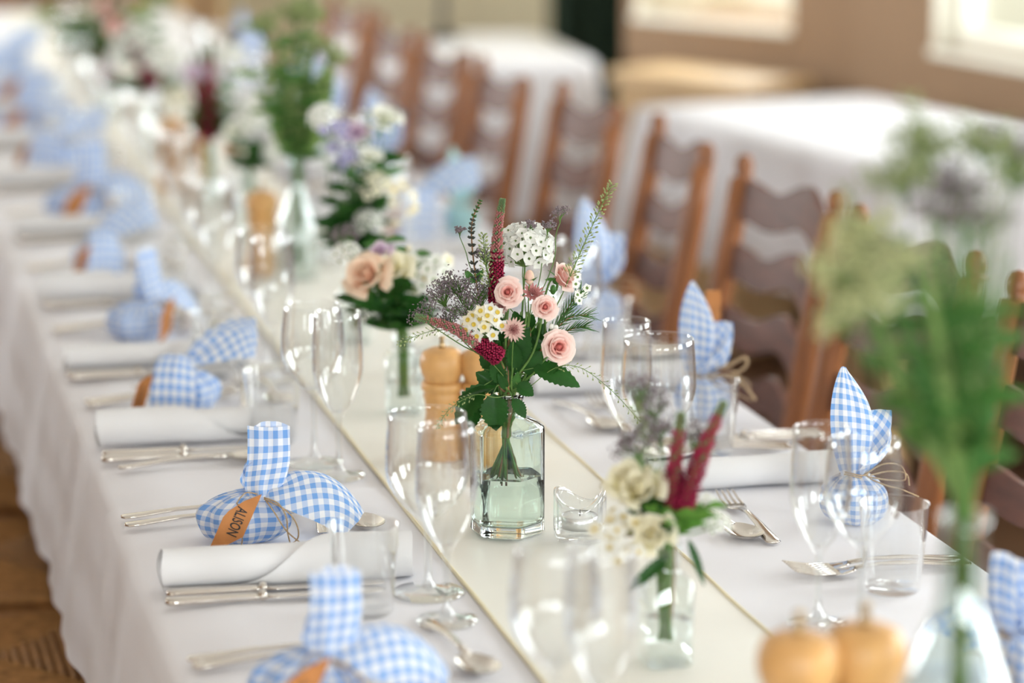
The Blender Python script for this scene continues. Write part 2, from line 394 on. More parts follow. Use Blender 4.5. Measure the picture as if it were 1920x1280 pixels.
def cabinet(name, label, loc, rz, w, d, h, m, mtop, nd):
    t = empty(name, loc, rz, label, 'cabinet')
    b = MB(); b.box((-w / 2, -d / 2, 0.05), (w / 2, d / 2, h - 0.03)); b.build('body', m, t, False)
    b = MB(); b.box((-w / 2 - .02, -d / 2 - .02, h - 0.03), (w / 2 + .02, d / 2 + .02, h)); b.build('top', mtop, t, False)
    b = MB(); b.box((-w / 2 + .02, -d / 2 + .02, 0), (w / 2 - .02, d / 2 - .02, 0.05)); b.build('plinth', M['darkwood'], t, False)
    for i in range(nd):
        x0 = -w / 2 + w * i / nd + .01; x1 = -w / 2 + w * (i + 1) / nd - .01
        b = MB(); b.box((x0, -d / 2 - .018, 0.07), (x1, -d / 2, h - .05)); dd = b.build('door', m, t, False)
        b = MB(); b.box((x0 + .05, -d / 2 - .022, 0.12), (x1 - .05, -d / 2 - .018, h - .10)); b.build('door_panel', mtop, dd, False)
        b = MB(); b.ell(((x1 - .03) if i == 0 else x0 + .03, -d / 2 - .035, h * .6), .014); b.build('knob', M['brass'], dd)
    return t
cabinet('cabinet', 'small pale pine cabinet standing under the window beyond the tables', (2.24, 6.98, 0), radians(-60), 0.46, 0.20, 0.74, M['lightwood'], M['lightwood'], 2)
cabinet('cupboard', 'tall brown wooden cupboard against the far cream wall', (1.40, 11.35, 0), 0, 0.36, 0.4, 1.9, M['lightwood'], M['darkwood'], 2)
cabinet('sideboard', 'low dark reddish sideboard against the far cream wall', (0.35, 11.3, 0), 0, 1.2, 0.42, 0.9, M['darkwood'], M['darkwood'], 3)

# ================================================================== background tables under white cloths
def trestle(name, label, c, rz, w, l, h, inset=.06):
    t = empty(name, (c[0], c[1], 0), rz, label, 'table')
    b = MB(); b.box((-w / 2, -l / 2, h - .03), (w / 2, l / 2, h)); b.build('tabletop', M['lightwood'], t, False)
    for sx in (-1, 1):
        for sy in (-1, 1):
            b = MB(); x = sx * (w / 2 - inset); y = sy * (l / 2 - .08); b.box((x - .022, y - .022, 0), (x + .022, y + .022, h - .03)); b.build('leg', M['lightwood'], t, False)
    return t
def covered_table(c, rz, w, l, drop, lt, lc, amp=0.02, seed=1):
    h = 0.742
    trestle('table', lt, c, rz, w, l, h)
    rr = 0.02; rnd = random.Random(seed); ph = [rnd.uniform(0, 6) for _ in range(6)]
    per = 2 * (w + l)
    def rim(u):
        s = (u % 1.0) * per; 
        for (L, p, d, n) in ((w, V(-w / 2, -l / 2, 0), V(1, 0, 0), V(0, -1, 0)), (l, V(w / 2, -l / 2, 0), V(0, 1, 0), V(1, 0, 0)), (w, V(w / 2, l / 2, 0), V(-1, 0, 0), V(0, 1, 0)), (l, V(-w / 2, l / 2, 0), V(0, -1, 0), V(-1, 0, 0))):
            if s <= L:
                e = min(s, L - s); k = max(0.0, 1 - e / 0.10); cn = n + d * (k * k * (1 if s > L / 2 else -1)); return p + d * s, cn.normalized(), k
            s -= L
        return V(-w / 2, -l / 2, 0), V(-1, -1, 0).normalized(), 1
    def fn(u, v):
        p, n, k = rim(u)
        if v < 0.25: return p * (v / 0.25) + V(0, 0, h + .006)
        t = (v - 0.25) / 0.75
        f = sin(u * per * 19 + ph[0]) * .6 + sin(u * per * 31 + ph[1]) * .4
        out = 0.012 + amp * f * t + 0.05 * t * k + 0.03 * t
        return p + n * out + V(0, 0, h + .006 - drop * t if t > 0.02 else h + .004)
    b = MB(); b.grid(fn, 160, 16, cu=True)
    o = b.build('tablecloth', M['cloth']); o.location = (c[0], c[1], 0); o.rotation_euler = (0, 0, rz)
    tag(o, lc, 'tablecloth')
c2 = ((1.87 + 2.52 + 2.11 + 2.72) / 4, (5.9 + 5.8 + 4.95 + 4.9) / 4)
covered_table((2.25, 5.80), radians(10), 0.60, 1.12, 0.30, 'plain wooden side table under the white cloth beside the beige wall', 'white cloth draped over the side table beside the beige window wall', 0.012, 3)
covered_table((1.70, 7.68), radians(-3), 0.66, 0.78, 0.42, 'wooden table under the white cloth in front of the green curtain', 'white cloth with soft rounded corner on the table before the green curtain', 0.02, 5)
t = empty('candlestick', (1.74, 7.90, 0.752), 0, 'slim black candlestick standing on the far white table', 'candlestick')
b = MB(); b.lathe([(0, 0), (.05, 0), (.05, .008), (.012, .02), (.010, .16), (.02, .17), (.018, .2), (.0, .2)], 16); b.build('holder', M['black'], t)
b = MB(); b.lathe([(0, .2), (.011, .2), (.011, .36), (0, .362)], 12); b.build('candle', M['black'], t)

# ================================================================== the long table, its cloths and runner
X0, X1 = 0.302, 1.130
Y0, Y1 = 1.30, 9.10
for i, (ya, yb) in enumerate(((1.32, 3.20), (3.22, 5.14), (5.16, 7.08), (7.10, 9.08))):
    t = trestle('trestle_table', ['wooden trestle table under the foreground cloth', 'wooden trestle table under the near end of the long cloth', 'wooden trestle table under the middle of the long cloth', 'wooden trestle table under the far end of the long cloth'][i],
                ((X0 + X1) / 2, (ya + yb) / 2), 0, X1 - X0 - .03, yb - ya, ZC - .006, .31)
def long_cloth(name, label, ya, yb, ztop, out, drop, seed, nseg):
    rnd = random.Random(seed); ph = [rnd.uniform(0, 6.28) for _ in range(10)]
    prof = []
    for i in range(9): prof.append(('L', 1 - i / 8))
    for i in range(13): prof.append(('T', i / 12))
    for i in range(9): prof.append(('R', i / 8))
    def fn(u, v):
        y = ya + (yb - ya) * v; k, t = prof[min(len(prof) - 1, int(round(u * (len(prof) - 1))))]
        if k == 'T':
            x = X0 + (X1 - X0) * t
            w = 0.0006 * sin(y * 7 + ph[0] + x * 3) + 0.0004 * sin(x * 19 + y * 5 + ph[1])
            e = min(t, 1 - t) * 0.87; return (x, y, ztop + (w if e > 0.06 else 0) - (0.004 if e < 0.001 else 0))
        f = 0.55 * sin(y * 23 + ph[2] + 1.2 * sin(y * 5 + ph[3])) + 0.3 * sin(y * 51 + ph[4] + sin(y * 9)) + 0.35 * sin(y * 11 + ph[5])
        g = 0.5 + 0.5 * f
        o = 0.010 + out + 0.014 * (t ** 0.8) * g + 0.022 * t
        z = ztop - 0.012 - drop * t - 0.002 * sin(y * 11 + ph[5]) * t
        return ((X0 - o) if k == 'L' else (X1 + o), y, z)
    b = MB(); b.grid(fn, len(prof) - 1, nseg)
    return tag(b.build(name, M['cloth']), label, 'tablecloth')
ysplit = P(205, 945).y
long_cloth('tablecloth', 'long white cotton tablecloth running to the far end under the place settings', ysplit - .05, Y1, ZC - .0015, 0.0, 0.225, 4, 330)
long_cloth('tablecloth', 'white cotton tablecloth overlapping the long one under the foreground settings', Y0, ysplit, ZC, 0.004, 0.235, 9, 120)
RX0, RX1 = 0.604, 0.846
t = empty('table_runner', ((RX0 + RX1) / 2, Y0, ZC), 0, 'cream satin runner with pale gold hems down the middle of the long table', 'runner')
og = Vector(((RX0 + RX1) / 2, Y0, ZC))
def runz(x, y): return ZC + 0.0022 + 0.0009 * sin(y * 9 + x * 8) + 0.0006 * sin(y * 27 - x * 30)
b = MB(); b.grid(lambda u, v: (RX0 + (RX1 - RX0) * u, Y0 + 0.02 + (Y1 - Y0 - .04) * v, runz(RX0 + (RX1 - RX0) * u, Y0 + (Y1 - Y0) * v)), 16, 260); b.build('runner_cloth', M['runner'], t, origin=og)
for sx, x in ((-1, RX0), (1, RX1)):
    b = MB(); b.tube([(x, Y0 + .02 + (Y1 - Y0 - .04) * i / 160, runz(x, Y0 + (Y1 - Y0) * i / 160) - .0002) for i in range(161)], 0.0022, 6); b.build('runner_border', M['border'], t, origin=og)
ZR = ZC + 0.0038
# ================================================================== ladder-back chairs with rush seats
def make_chair():
    """local: back at x=0, seat reaches towards -x (front); width along y"""
    t = empty('ladder_back_chair', (0, 0, 0), 0, 'x', 'chair')
    W2 = 0.185; lean = 0.09
    def bx(z): return 0.0 if z < 0.45 else lean * ((z - .45) / .55) ** 1.2
    for s in (-1, 1):
        zs = [0, .2, .45, .6, .75, .86, .925]
        b = MB(); b.tube([(bx(z), s * W2, z) for z in zs], [.016, .019, .020, .0195, .019, .018, .017], 12); p = b.build('back_post', M['oak'], t)
        b = MB(); b.lathe([(.017, .925), (.0125, .930), (.0145, .940), (.0140, .950), (.009, .960), (0, .963)], 12, (bx(.945), s * W2, 0)); b.build('finial', M['oak'], p)
        b = MB(); b.tube([(-.36, s * (W2 + .015), z) for z in (0, .05, .2, .4, .465)], [.013, .017, .0185, .0185, .017], 12); b.build('leg', M['oak'], t)
        for z in (.16, .30):
            b = MB(); b.tube([(bx(z), s * W2, z), (-.18, s * (W2 + .008), z), (-.36, s * (W2 + .015), z)], [.009, .012, .009], 8); b.build('stretcher', M['oak'], t)
        b = MB(); b.tube([(0, s * W2, .435), (-.36, s * (W2 + .015), .435)], .012, 8); b.build('seat_rail', M['oak'], t)
    for z in (.18, .32):
        b = MB(); b.tube([(-.36, -W2 - .015, z), (-.36, 0, z), (-.36, W2 + .015, z)], [.009, .013, .009], 8); b.build('stretcher', M['oak'], t)
    b = MB(); b.tube([(0, -W2, .22), (0, W2, .22)], .010, 8); b.build('stretcher', M['oak'], t)
    for k in range(5):
        zc = .515 + k * .093; hh = .030 if k < 4 else .036
        def fn(u, v, side=0.0):
            y = -W2 + 2 * W2 * u; q = 2 * u - 1
            wav = 0.011 * cos(q * 2 * pi) + 0.010 * (1 - q * q)
            top = zc + hh * (0.75 + 0.1 * (1 - q * q)) + wav; bot = zc - hh * 0.8 + wav * 0.75
            z = bot + (top - bot) * v
            return (bx(z) + 0.035 * (1 - q * q) + side, y, z)
        b = MB(); n = 18
        b.grid(lambda u, v: fn(u, v, -.0045), n, 3); b.grid(lambda u, v: fn(u, v, .0045), n, 3)
        b.grid(lambda u, v: fn(u, 1, -.0045 + .009 * v), n, 1); b.grid(lambda u, v: fn(u, 0, -.0045 + .009 * v), n, 1)
        b.build('slat', M['slat'], t)
    # rush seat: cords in four triangles meeting in the middle
    b = MB(); c = V(-.18, 0, .448); cor = [V(0.012, -W2 - .012, .44), V(.012, W2 + .012, .44), V(-.374, W2 + .027, .44), V(-.374, -W2 - .027, .44)]
    for k in range(4):
        a, d = cor[k], cor[(k + 1) % 4]; nn = 15
        for i in range(nn):
            f = i / nn; g = (i + .96) / nn
            p1, p2 = a.lerp(c, f), d.lerp(c, f); q1, q2 = a.lerp(c, g), d.lerp(c, g); m1, m2 = p1.lerp(q1, .5) + V(0, 0, .007), p2.lerp(q2, .5) + V(0, 0, .007)
            b.add([p1, p2, m1, m2, q1, q2], [(0, 1, 3, 2), (2, 3, 5, 4)])
        b.add([a, d, a + V(0, 0, -.02), d + V(0, 0, -.02)], [(0, 1, 3, 2)])
        b.add([c + V(0, 0, -.03), a + V(0, 0, -.02), d + V(0, 0, -.02)], [(0, 1, 2)])
    b.build('rush_seat', M['rush'], t, False)
    return t
chair_t = collect(make_chair())
CH = [2.88, 3.39, 3.88, 4.40, 4.88, 5.34, 5.80, 6.30, 6.85]
CL = ['second wooden ladder-back chair behind the tall foreground vase of greenery', 'wooden ladder-back chair half hidden behind the foreground vase of greenery',
      'wooden ladder-back chair beside the bag with upright blue corners, by the side table corner', 'wooden ladder-back chair behind the bag with a big twine loop',
      'wooden ladder-back chair standing in front of the draped white table corner']
rnd = random.Random(3)
for i, y in enumerate(CH):
    lab = CL[i] if i < len(CL) else 'wooden ladder-back chair in the receding row behind the far bouquets'
    put(chair_t, ([1.29, 1.29, 1.29, 1.285, 1.262, 1.215, 1.205, 1.20, 1.20][i], y, 0), radians([0, 2, 2, -5, 0, -1, 1, 0, 2, -2][i]), lab, 'chair', 'ladder-back chairs along the window side of the long table')
for i, y in enumerate([2.97, 3.46, 3.95, 4.46, 4.98, 5.5, 6.02, 6.55, 7.1, 7.6]):
    put(chair_t, (0.0 + rnd.uniform(-.01, .01), y, 0), pi + radians(rnd.uniform(-3, 3)), 'rush-seated chair tucked under the plain hanging side of the long cloth', 'chair', 'rush-seated chairs tucked in along the aisle side')
for i, x in enumerate((0.44, 0.96)):
    put(chair_t, (x, 9.42, 0), pi / 2, 'ladder-back chair standing at the far head of the long table', 'chair', 'chairs at the far head of the table')
# ================================================================== tableware prototypes
def wine_glass(name, cat_, H, rb, rr, zb, rfoot, n=32):
    t = empty(name, (0, 0, 0), 0, 'x', cat_)
    L = H - zb; pr = []
    for i in range(19):
        a = i / 18
        r = rb * sin(min(1.0, a / 0.52) * pi / 2) ** 0.72 if a < 0.52 else rb + (rr - rb) * ((a - .52) / .48) ** 1.6
        pr.append((max(r, 0.0042), zb + L * a))
    inner = [(r - 0.0011, z + (0.002 if z < zb + .01 else 0)) for r, z in pr[1:]]
    b = MB(); b.lathe(pr + [(rr - .0005, H + .0006)] + list(reversed(inner)) + [(0, inner[0][1])], n); b.build('bowl', M['glass'], t)
    b = MB(); b.lathe([(0.0042, zb), (.0036, zb - .012), (.0034, zb * .5), (.0042, .016), (.008, .0075)], 16); b.build('glass_stem', M['stemglass'], t)
    b = MB(); b.lathe([(.008, .0075), (rfoot * .5, .0045), (rfoot * .97, .0028), (rfoot, .0015), (rfoot * .98, 0), (0, 0)], n); b.build('foot', M['stemglass'], t)
    return collect(t)
wine_t = wine_glass('wine_glass', 'glass', 0.188, 0.0375, 0.0325, 0.082, 0.034)
big_t = wine_glass('wine_glass', 'glass', 0.182, 0.0418, 0.0385, 0.072, 0.036)
flute_t = wine_glass('champagne_flute', 'glass', 0.192, 0.0295, 0.0265, 0.068, 0.030)
tumbler = MB(); tumbler.lathe([(0, 0), (.026, 0), (.0285, .003), (.0345, .088), (.0349, .0888), (.0335, .088), (.0275, .010), (0, .009)], 32)
tumbler_t = collect(tag(tumbler.build('tumbler', M['glass']), 'x', 'glass'))

def blade_strip(b, path, widths, thick, z0=0.0):
    """flat bar along x: path [(x,z)], half widths, half thicknesses -> rounded cross section"""
    n = 10; vs_ = []
    for (x, z), w, th in zip(path, widths, thick):
        for k in range(n):
            a = 2 * pi * k / n; vs_.append(V(x, w * cos(a), z0 + z + th * sin(a)))
    m = len(path); fs = [(i * n + k, i * n + (k + 1) % n, (i + 1) * n + (k + 1) % n, (i + 1) * n + k) for i in range(m - 1) for k in range(n)]
    fs += [tuple(range(n - 1, -1, -1)), tuple((m - 1) * n + k for k in range(n))]
    b.add(vs_, fs)
def make_knife():
    t = empty('dinner_knife', (0, 0, 0), 0, 'x', 'knife')
    b = MB(); blade_strip(b, [(0, .005), (.003, .005), (.012, .005), (.05, .005), (.085, .005), (.092, .005)], [.004, .0078, .0088, .0075, .0062, .006], [.002, .004, .0046, .0042, .0038, .0036]); b.build('handle', M['silver'], t)
    b = MB(); b.lathe([(0, -.004), (.0062, -.0035), (.0078, 0), (.0062, .0035), (0, .004)], 14); 
    b.v = [V(p.z + .095, p.x, p.y * .75 + .006) for p in b.v]; b.build('bolster', M['silver'], t)
    b = MB(); blade_strip(b, [(.098, .005), (.11, .005), (.16, .005), (.20, .005), (.212, .005), (.217, .005)], [.0055, .008, .0095, .010, .007, .0015], [.0022, .0012, .001, .0009, .0007, .0004]); b.build('blade', M['silver'], t)
    return collect(t)
def make_fork():
    t = empty('dinner_fork', (0, 0, 0), 0, 'x', 'fork')
    b = MB(); blade_strip(b, [(0, .004), (.004, .004), (.02, .005), (.06, .009), (.10, .0105), (.125, .008)], [.004, .0085, .0085, .005, .0034, .0042], [.0015, .002, .0022, .0022, .0022, .002]); b.build('handle', M['silver'], t)
    b = MB(); blade_strip(b, [(.123, .008), (.132, .006), (.142, .005), (.152, .0055)], [.0040, .0085, .0115, .0118], [.0016, .0011, .001, .001]); 
    b.build('fork_head', M['silver'], t)
    for k in range(4):
        y = -.0098 + k * .00653
        b = MB(); b.tube([(.150, y, .0055), (.17, y, .0065), (.188, y * .96, .0105), (.193, y * .95, .012)], [.0017, .0015, .0012, .0006], 6); b.build('tine', M['silver'], t)
    return collect(t)
def make_spoon():
    t = empty('dessert_spoon', (0, 0, 0), 0, 'x', 'spoon')
    b = MB(); blade_strip(b, [(0, .004), (.004, .004), (.02, .005), (.06, .009), (.10, .0105), (.128, .0085)], [.004, .0085, .0085, .005, .0034, .0046], [.0015, .002, .0022, .0022, .0022, .002]); b.build('handle', M['silver'], t)
    def bowl(u, v):
        a = 2 * pi * u; r = v; x = .155 + .030 * r * cos(a); w = .0195 * (1 + .12 * cos(a)); y = w * r * sin(a)
        return (x, y, .0015 + .0085 * r * r)
    b = MB(); b.grid(bowl, 24, 7, cu=True); b.grid(lambda u, v: Vector(bowl(u, v)) - V(0, 0, .0012 * (1 - v * .7)), 24, 7, cu=True); b.build('spoon_bowl', M['silver'], t)
    return collect(t)
knife_t, fork_t, spoon_t = make_knife(), make_fork(), make_spoon()

def make_napkin(L, rx, rz_, diag, seed):
    rnd = random.Random(seed); ph = [rnd.uniform(0, 6) for _ in range(4)]
    def fn(u, v):
        x = L * u
        e_ = min(1, max(0, (u - .5 + .18 * abs(diag) / 3) / .42)); e_ = e_ * e_ * (3 - 2 * e_); e_ = e_ if diag > 0 else 1 - e_
        end = 4 * pi - 2.3 + 2.3 * e_
        a = v * end; g = 0.56 + 0.44 * a / (2 * pi * 1.9)
        wob = 1 + 0.035 * sin(u * 6 + ph[1] + a * .5) + .02 * sin(u * 13 + ph[2])
        th = a + 1.7
        y = -rx * g * cos(th) * wob; z = rz_ * g * sin(th) * wob
        z = max(z, -rz_ * .80 - .002 * g) + rz_ * .82 + .0015
        return (x + .002 * sin(a * 2 + ph[3]) * (1 if u in (0, 1) else 0), y, z)
    b = MB(); b.grid(fn, 40, 110)
    return collect(tag(b.build('napkin', M['cloth2']), 'x', 'napkin'))
nap_t = [make_napkin(.25, .027, .025, 3.4, 1), make_napkin(.235, .026, .023, -2.6, 2), make_napkin(.24, .027, .021, 1.6, 5)]

# ---- pepper mills
def make_mill():
    t = empty('pepper_mill', (0, 0, 0), 0, 'x', 'pepper mill')
    b = MB(); b.lathe([(0, 0), (.0255, 0), (.0265, .003), (.0262, .018), (.0235, .030), (.0205, .045), (.0195, .056), (.0205, .068), (.0225, .075), (.0215, .077), (.0215, .080), (.0245, .083), (.0245, .089), (.0225, .0915), (0, .0915)], 32); b.build('mill_body', M['beech'], t)
    b = MB(); b.lathe([(0, .0915), (.020, .0915), (.0215, .095), (.0215, .0965), (.0245, .102), (.0262, .110), (.0258, .118), (.0225, .126), (.014, .1305), (0, .1315)], 32); b.build('mill_head', M['beech'], t)
    b = MB(); b.lathe([(0, .131), (.0045, .131), (.0035, .134), (.0028, .141), (.0038, .144), (0, .146)], 12); b.build('mill_knob', M['brass'], t)
    return collect(t)
mill_t = make_mill()

# ---- tea light in a wavy-rimmed glass
def make_tealight():
    t = empty('tealight_holder', (0, 0, 0), 0, 'x', 'candle holder')
    R, Hh = .0275, .050
    def rim(a): return Hh * (0.93 + 0.17 * cos(2 * a + 0.5) + 0.04 * cos(3 * a))
    def out(u, v): a = 2 * pi * u; r = R * (1 - .10 * max(0, 1 - v * 5) ** 2 + .02 * sin(v * 3)); return (r * cos(a), r * sin(a), rim(a) * v)
    def inn(u, v): a = 2 * pi * u; r = (R - .0032); zb = .0125; return (r * cos(a), r * sin(a), zb + (rim(a) - zb) * (1 - v))
    b = MB(); n = 48; nv = 8
    b.grid(out, n, nv, cu=True)
    b.grid(inn, n, nv, cu=True)
    o = nv * n; b.f += [(o + k, o + (k + 1) % n, (nv + 1) * n + (k + 1) % n, (nv + 1) * n + k) for k in range(n)]
    b.f.append(tuple(range(n - 1, -1, -1))); lo = (2 * nv + 1) * n; b.f.append(tuple(lo + k for k in range(n)))
    b.build('glass_cup', M['stemglass'], t)
    return collect(t)
def make_candle():
    t = empty('tealight_candle', (0, 0, 0), 0, 'x', 'candle')
    b = MB(); b.lathe([(0, 0), (.0190, 0), (.0193, .0135), (.0187, .0138), (.0186, .0115), (0, .0115)], 28); b.build('metal_cup', M['alu'], t)
    b = MB(); b.lathe([(.0184, .0116), (.0182, .0128), (.004, .0124), (0, .012)], 28); b.build('wax', M['wax'], t)
    b = MB(); b.tube([(0, 0, .012), (.0003, 0, .019)], .0006, 6); b.build('wick', M['ink'], t)
    return collect(t)
holder_t, candle_t = make_tealight(), make_candle()

# ================================================================== gingham favour bags
def patch(b, rows, nu=22, nv=26, ripple=0.0, seed=0, rot=0.0, uvo=(0, 0)):
    """Bezier sheet; rows run along v (from the knot outwards), UV in metres"""
    rows = [[Vector(p) for p in r] for r in rows]
    def bp(pts, t):
        q = list(pts)
        while len(q) > 1: q = [q[j].lerp(q[j + 1], t) for j in range(len(q) - 1)]
        return q[0]
    def raw(u, v): return bp([bp(r, u) for r in rows], v)
    Wd = max((bp(r, 0) - bp(r, 1)).length for r in rows) * 1.1; Ln = sum((bp([bp(r, .5) for r in rows], (i + 1) / 12) - bp([bp(r, .5) for r in rows], i / 12)).length for i in range(12))
    def fn(u, v):
        p = raw(u, v)
        if ripple:
            e = 1e-3; n = (raw(min(u + e, 1), v) - raw(max(u - e, 0), v)).cross(raw(u, min(v + e, 1)) - raw(u, max(v - e, 0)))
            if n.length > 1e-14: p = p + n.normalized() * ripple * (sin(u * 14 + seed + 2 * v) * (1 - .6 * v) + .5 * sin(u * 27 + seed * 2 - v * 3) * (1 - v))
        return p
    cr, sr = cos(rot), sin(rot)
    def uv(u, v): x, y = (u - .5) * Wd, v * Ln; return (x * cr - y * sr + uvo[0], x * sr + y * cr + uvo[1])
    b.grid(fn, nu, nv, uv=uv)
def pouch(b, c, r, neck, seed=0, folds=9):
    """bundle of gathered cloth: squashed ball drawn up to a neck"""
    c = Vector(c); neck = Vector(neck)
    def fn(u, v):
        a = 2 * pi * u; ph = pi * (1 - v)
        k = max(0.0, (v - .45) / .55)
        fo = 1 + (0.14 * k + .03) * sin(folds * a + seed + 1.5 * v) + 0.06 * sin(3 * a + seed * 2) + .05 * sin(5 * a + 5 * v + seed) + .025 * sin(13 * a - 7 * v)
        rad = sin(ph) ** .8 * fo
        p = c + V(r[0] * rad * cos(a), r[1] * rad * sin(a), r[2] * cos(ph))
        nk = neck + V(.010 * cos(a) * fo, .010 * sin(a) * fo, 0)
        w = max(0.0, (v - .62) / .38) ** 1.5
        p = p.lerp(nk, w); p.z = max(p.z, 0.0006 + .0004 * sin(7 * a)); return p
    b.grid(fn, 56, 26, cu=True, uv=lambda u, v: (u * 2 * pi * .038, v * .11))
def twine(t, pts, r=.0008, name='twine'):
    b = MB(); b.tube(smooth_path(pts, 7), r, 7); return b.build(name, M['twine'], t)
S = 1 / 1760.0
def q(x, z, y=0.0): return V(x * S, y * S, z * S)
def tag_card(t, c4, text=None, scrib=0):
    """kraft tag from four corners (a top, b top-left, c bottom, d right), clipped at a-b"""
    a, bb, c, d = [Vector(p) for p in c4]; d = a + c - bb; n = (bb - a).cross(d - a).normalized()
    if n.y > 0: n = -n
    pts = [a, a.lerp(bb, .5) + (a - d) * .06, bb.lerp(a, .10), bb.lerp(c, .10), c, d]; k = len(pts)
    b = MB(); b.add(pts + [p - n * .0006 for p in pts], [tuple(range(k)), tuple(range(2 * k - 1, k - 1, -1))] + [(i, k + i, k + (i + 1) % k, (i + 1) % k) for i in range(k)])
    card = b.build('name_tag', M['kraft'], t, False); card['label'] = 'brown kraft card name tag'
    ex = (c - bb).normalized(); ey = (a - bb); ey = (ey - ex * ey.dot(ex)).normalized(); ez = ex.cross(ey)
    if ez.dot(n) < 0: pass
    ctr = (a + bb + c + d) / 4 + n * .0004
    if text:
        cu = bpy.data.curves.new('lettering', 'FONT'); cu.body = text; cu.size = 0.0160; cu.align_x = 'CENTER'; cu.align_y = 'CENTER'; cu.space_character = 1.0; cu.offset = 0.00022; cu.extrude = 0.00005; cu.resolution_u = 3
        tmp = bpy.data.objects.new('tmp', cu); COL.objects.link(tmp); bpy.context.view_layer.update()
        me = bpy.data.meshes.new_from_object(tmp.evaluated_get(bpy.context.evaluated_depsgraph_get())); COL.objects.unlink(tmp); bpy.data.objects.remove(tmp)
        me.materials.clear(); me.materials.append(M['ink'])
        Ls = max(v.co.x for v in me.vertices) - min(v.co.x for v in me.vertices); k = .031 / Ls
        up = ey
        for v in me.vertices: v.co = ctr - ex * .004 + up * .001 + ex * (v.co.x * k) + up * v.co.y + n * v.co.z
        lo = bpy.data.objects.new('lettering', me); COL.objects.link(lo); lo.parent = card; lo['label'] = 'black handwritten capital letters on the tag'
    elif scrib:
        b = MB(); rn = random.Random(scrib); pts = []
        for i in range(15): pts.append(ctr + ex * (-.014 + .002 * i) + ey * (.004 * (1 if i % 2 else -1) * rn.uniform(.5, 1)) + n * .0002)
        b.tube(pts, .00045, 5); b.build('handwriting', M['ink'], card)
    return card
def bag_a(label, m, text=None, scrib=0):
    """bundle: pouch, upright folded corner, wide corner falling to one side"""
    t = empty('favour_bag', (0, 0, 0), 0, label, 'gift bag')
    b = MB(); pouch(b, q(-24, 44), (82 * S, 62 * S, 50 * S), q(15, 98), 1.0); b.build('pouch', m, t)
    b = MB()
    patch(b, [[q(-4, 84, -30), q(18, 88, -50), q(46, 80, -22)], [q(-30, 110, -26), q(10, 118, -46), q(58, 118, -22)], [q(-8, 132, -10), q(24, 140, -22), q(72, 150, -6)], [q(-12, 160, -6), q(26, 165, -14), q(66, 160, 0)], [q(-13, 216, 8), q(26, 212, -2), q(65, 215, 10)]], 20, 30, .0012, 2)
    b.build('upright_corner', m, t)
    b = MB()
    patch(b, [[q(66, 214, 12), q(26, 232, 16), q(0, 214, 14)], [q(64, 140, 26), q(26, 150, 34), q(-4, 140, 26)], [q(42, 84, 10), q(20, 84, 14), q(4, 84, 10)]], 14, 18, .0008, 1)
    b.build('back_corner', m, t)
    b = MB()
    patch(b, [[q(10, 92, -26), q(22, 108, -10), q(34, 112, 10), q(30, 96, 22)],
              [q(40, 84, -60), q(62, 140, -34), q(72, 160, 18), q(70, 120, 46)],
              [q(92, 60, -72), q(108, 142, -46), q(118, 165, 18), q(120, 120, 60)],
              [q(140, 52, -60), q(160, 112, -40), q(168, 130, 12), q(170, 90, 50)],
              [q(160, 12, -44), q(196, 46, -30), q(204, 56, 4), q(196, 40, 38)]], 30, 34, .0022, 3, rot=.5)
    b.build('falling_corner', m, t)
    b = MB()
    patch(b, [[q(8, 96, -16), q(12, 104, 0), q(8, 98, 16)], [q(-30, 100, -24), q(-24, 140, 0), q(-20, 104, 24)], [q(-36, 128, -16), q(-26, 165, 0), q(-24, 130, 14)], [q(-4, 150, -12), q(0, 162, 0), q(4, 152, 10)]], 14, 16, .001, 4)
    b.build('small_corner', m, t)
    for k in range(2):
        twine(t, [q(15 + 24 * cos(a_), 93 + k * 4 + 3 * sin(a_ * 2), 24 * sin(a_)) for a_ in [i * 2 * pi / 10 for i in range(11)]])
    twine(t, [q(20, 92, -40), q(48, 84, -56), q(62, 60, -62), q(64, 30, -60), q(70, 2, -58)])
    twine(t, [q(20, 90, -42), q(60, 74, -60), q(80, 48, -60), q(82, 20, -58), q(62, 6, -64)])
    twine(t, [q(22, 88, -40), q(40, 72, -66), q(66, 34, -72), q(110, 2, -80)], .0008)
    twine(t, [q(80, 2, -40), q(100, 10, -44), q(140, 22, -40), q(160, 12, -30)], .0008)
    twine(t, [q(-20, 80, -70), q(-22, 50, -74), q(-18, 24, -74), q(-22, 2, -70)], .0007)
    tag_card(t, [q(20, 110, -84), q(-46, 79, -98), q(-80, 3, -114), q(5, 42, -100)], text, scrib)
    twine(t, [q(10, 96, -34), q(-12, 104, -52), q(-26, 92, -76), q(-22, 88, -77)], .0007)
    return collect(t)
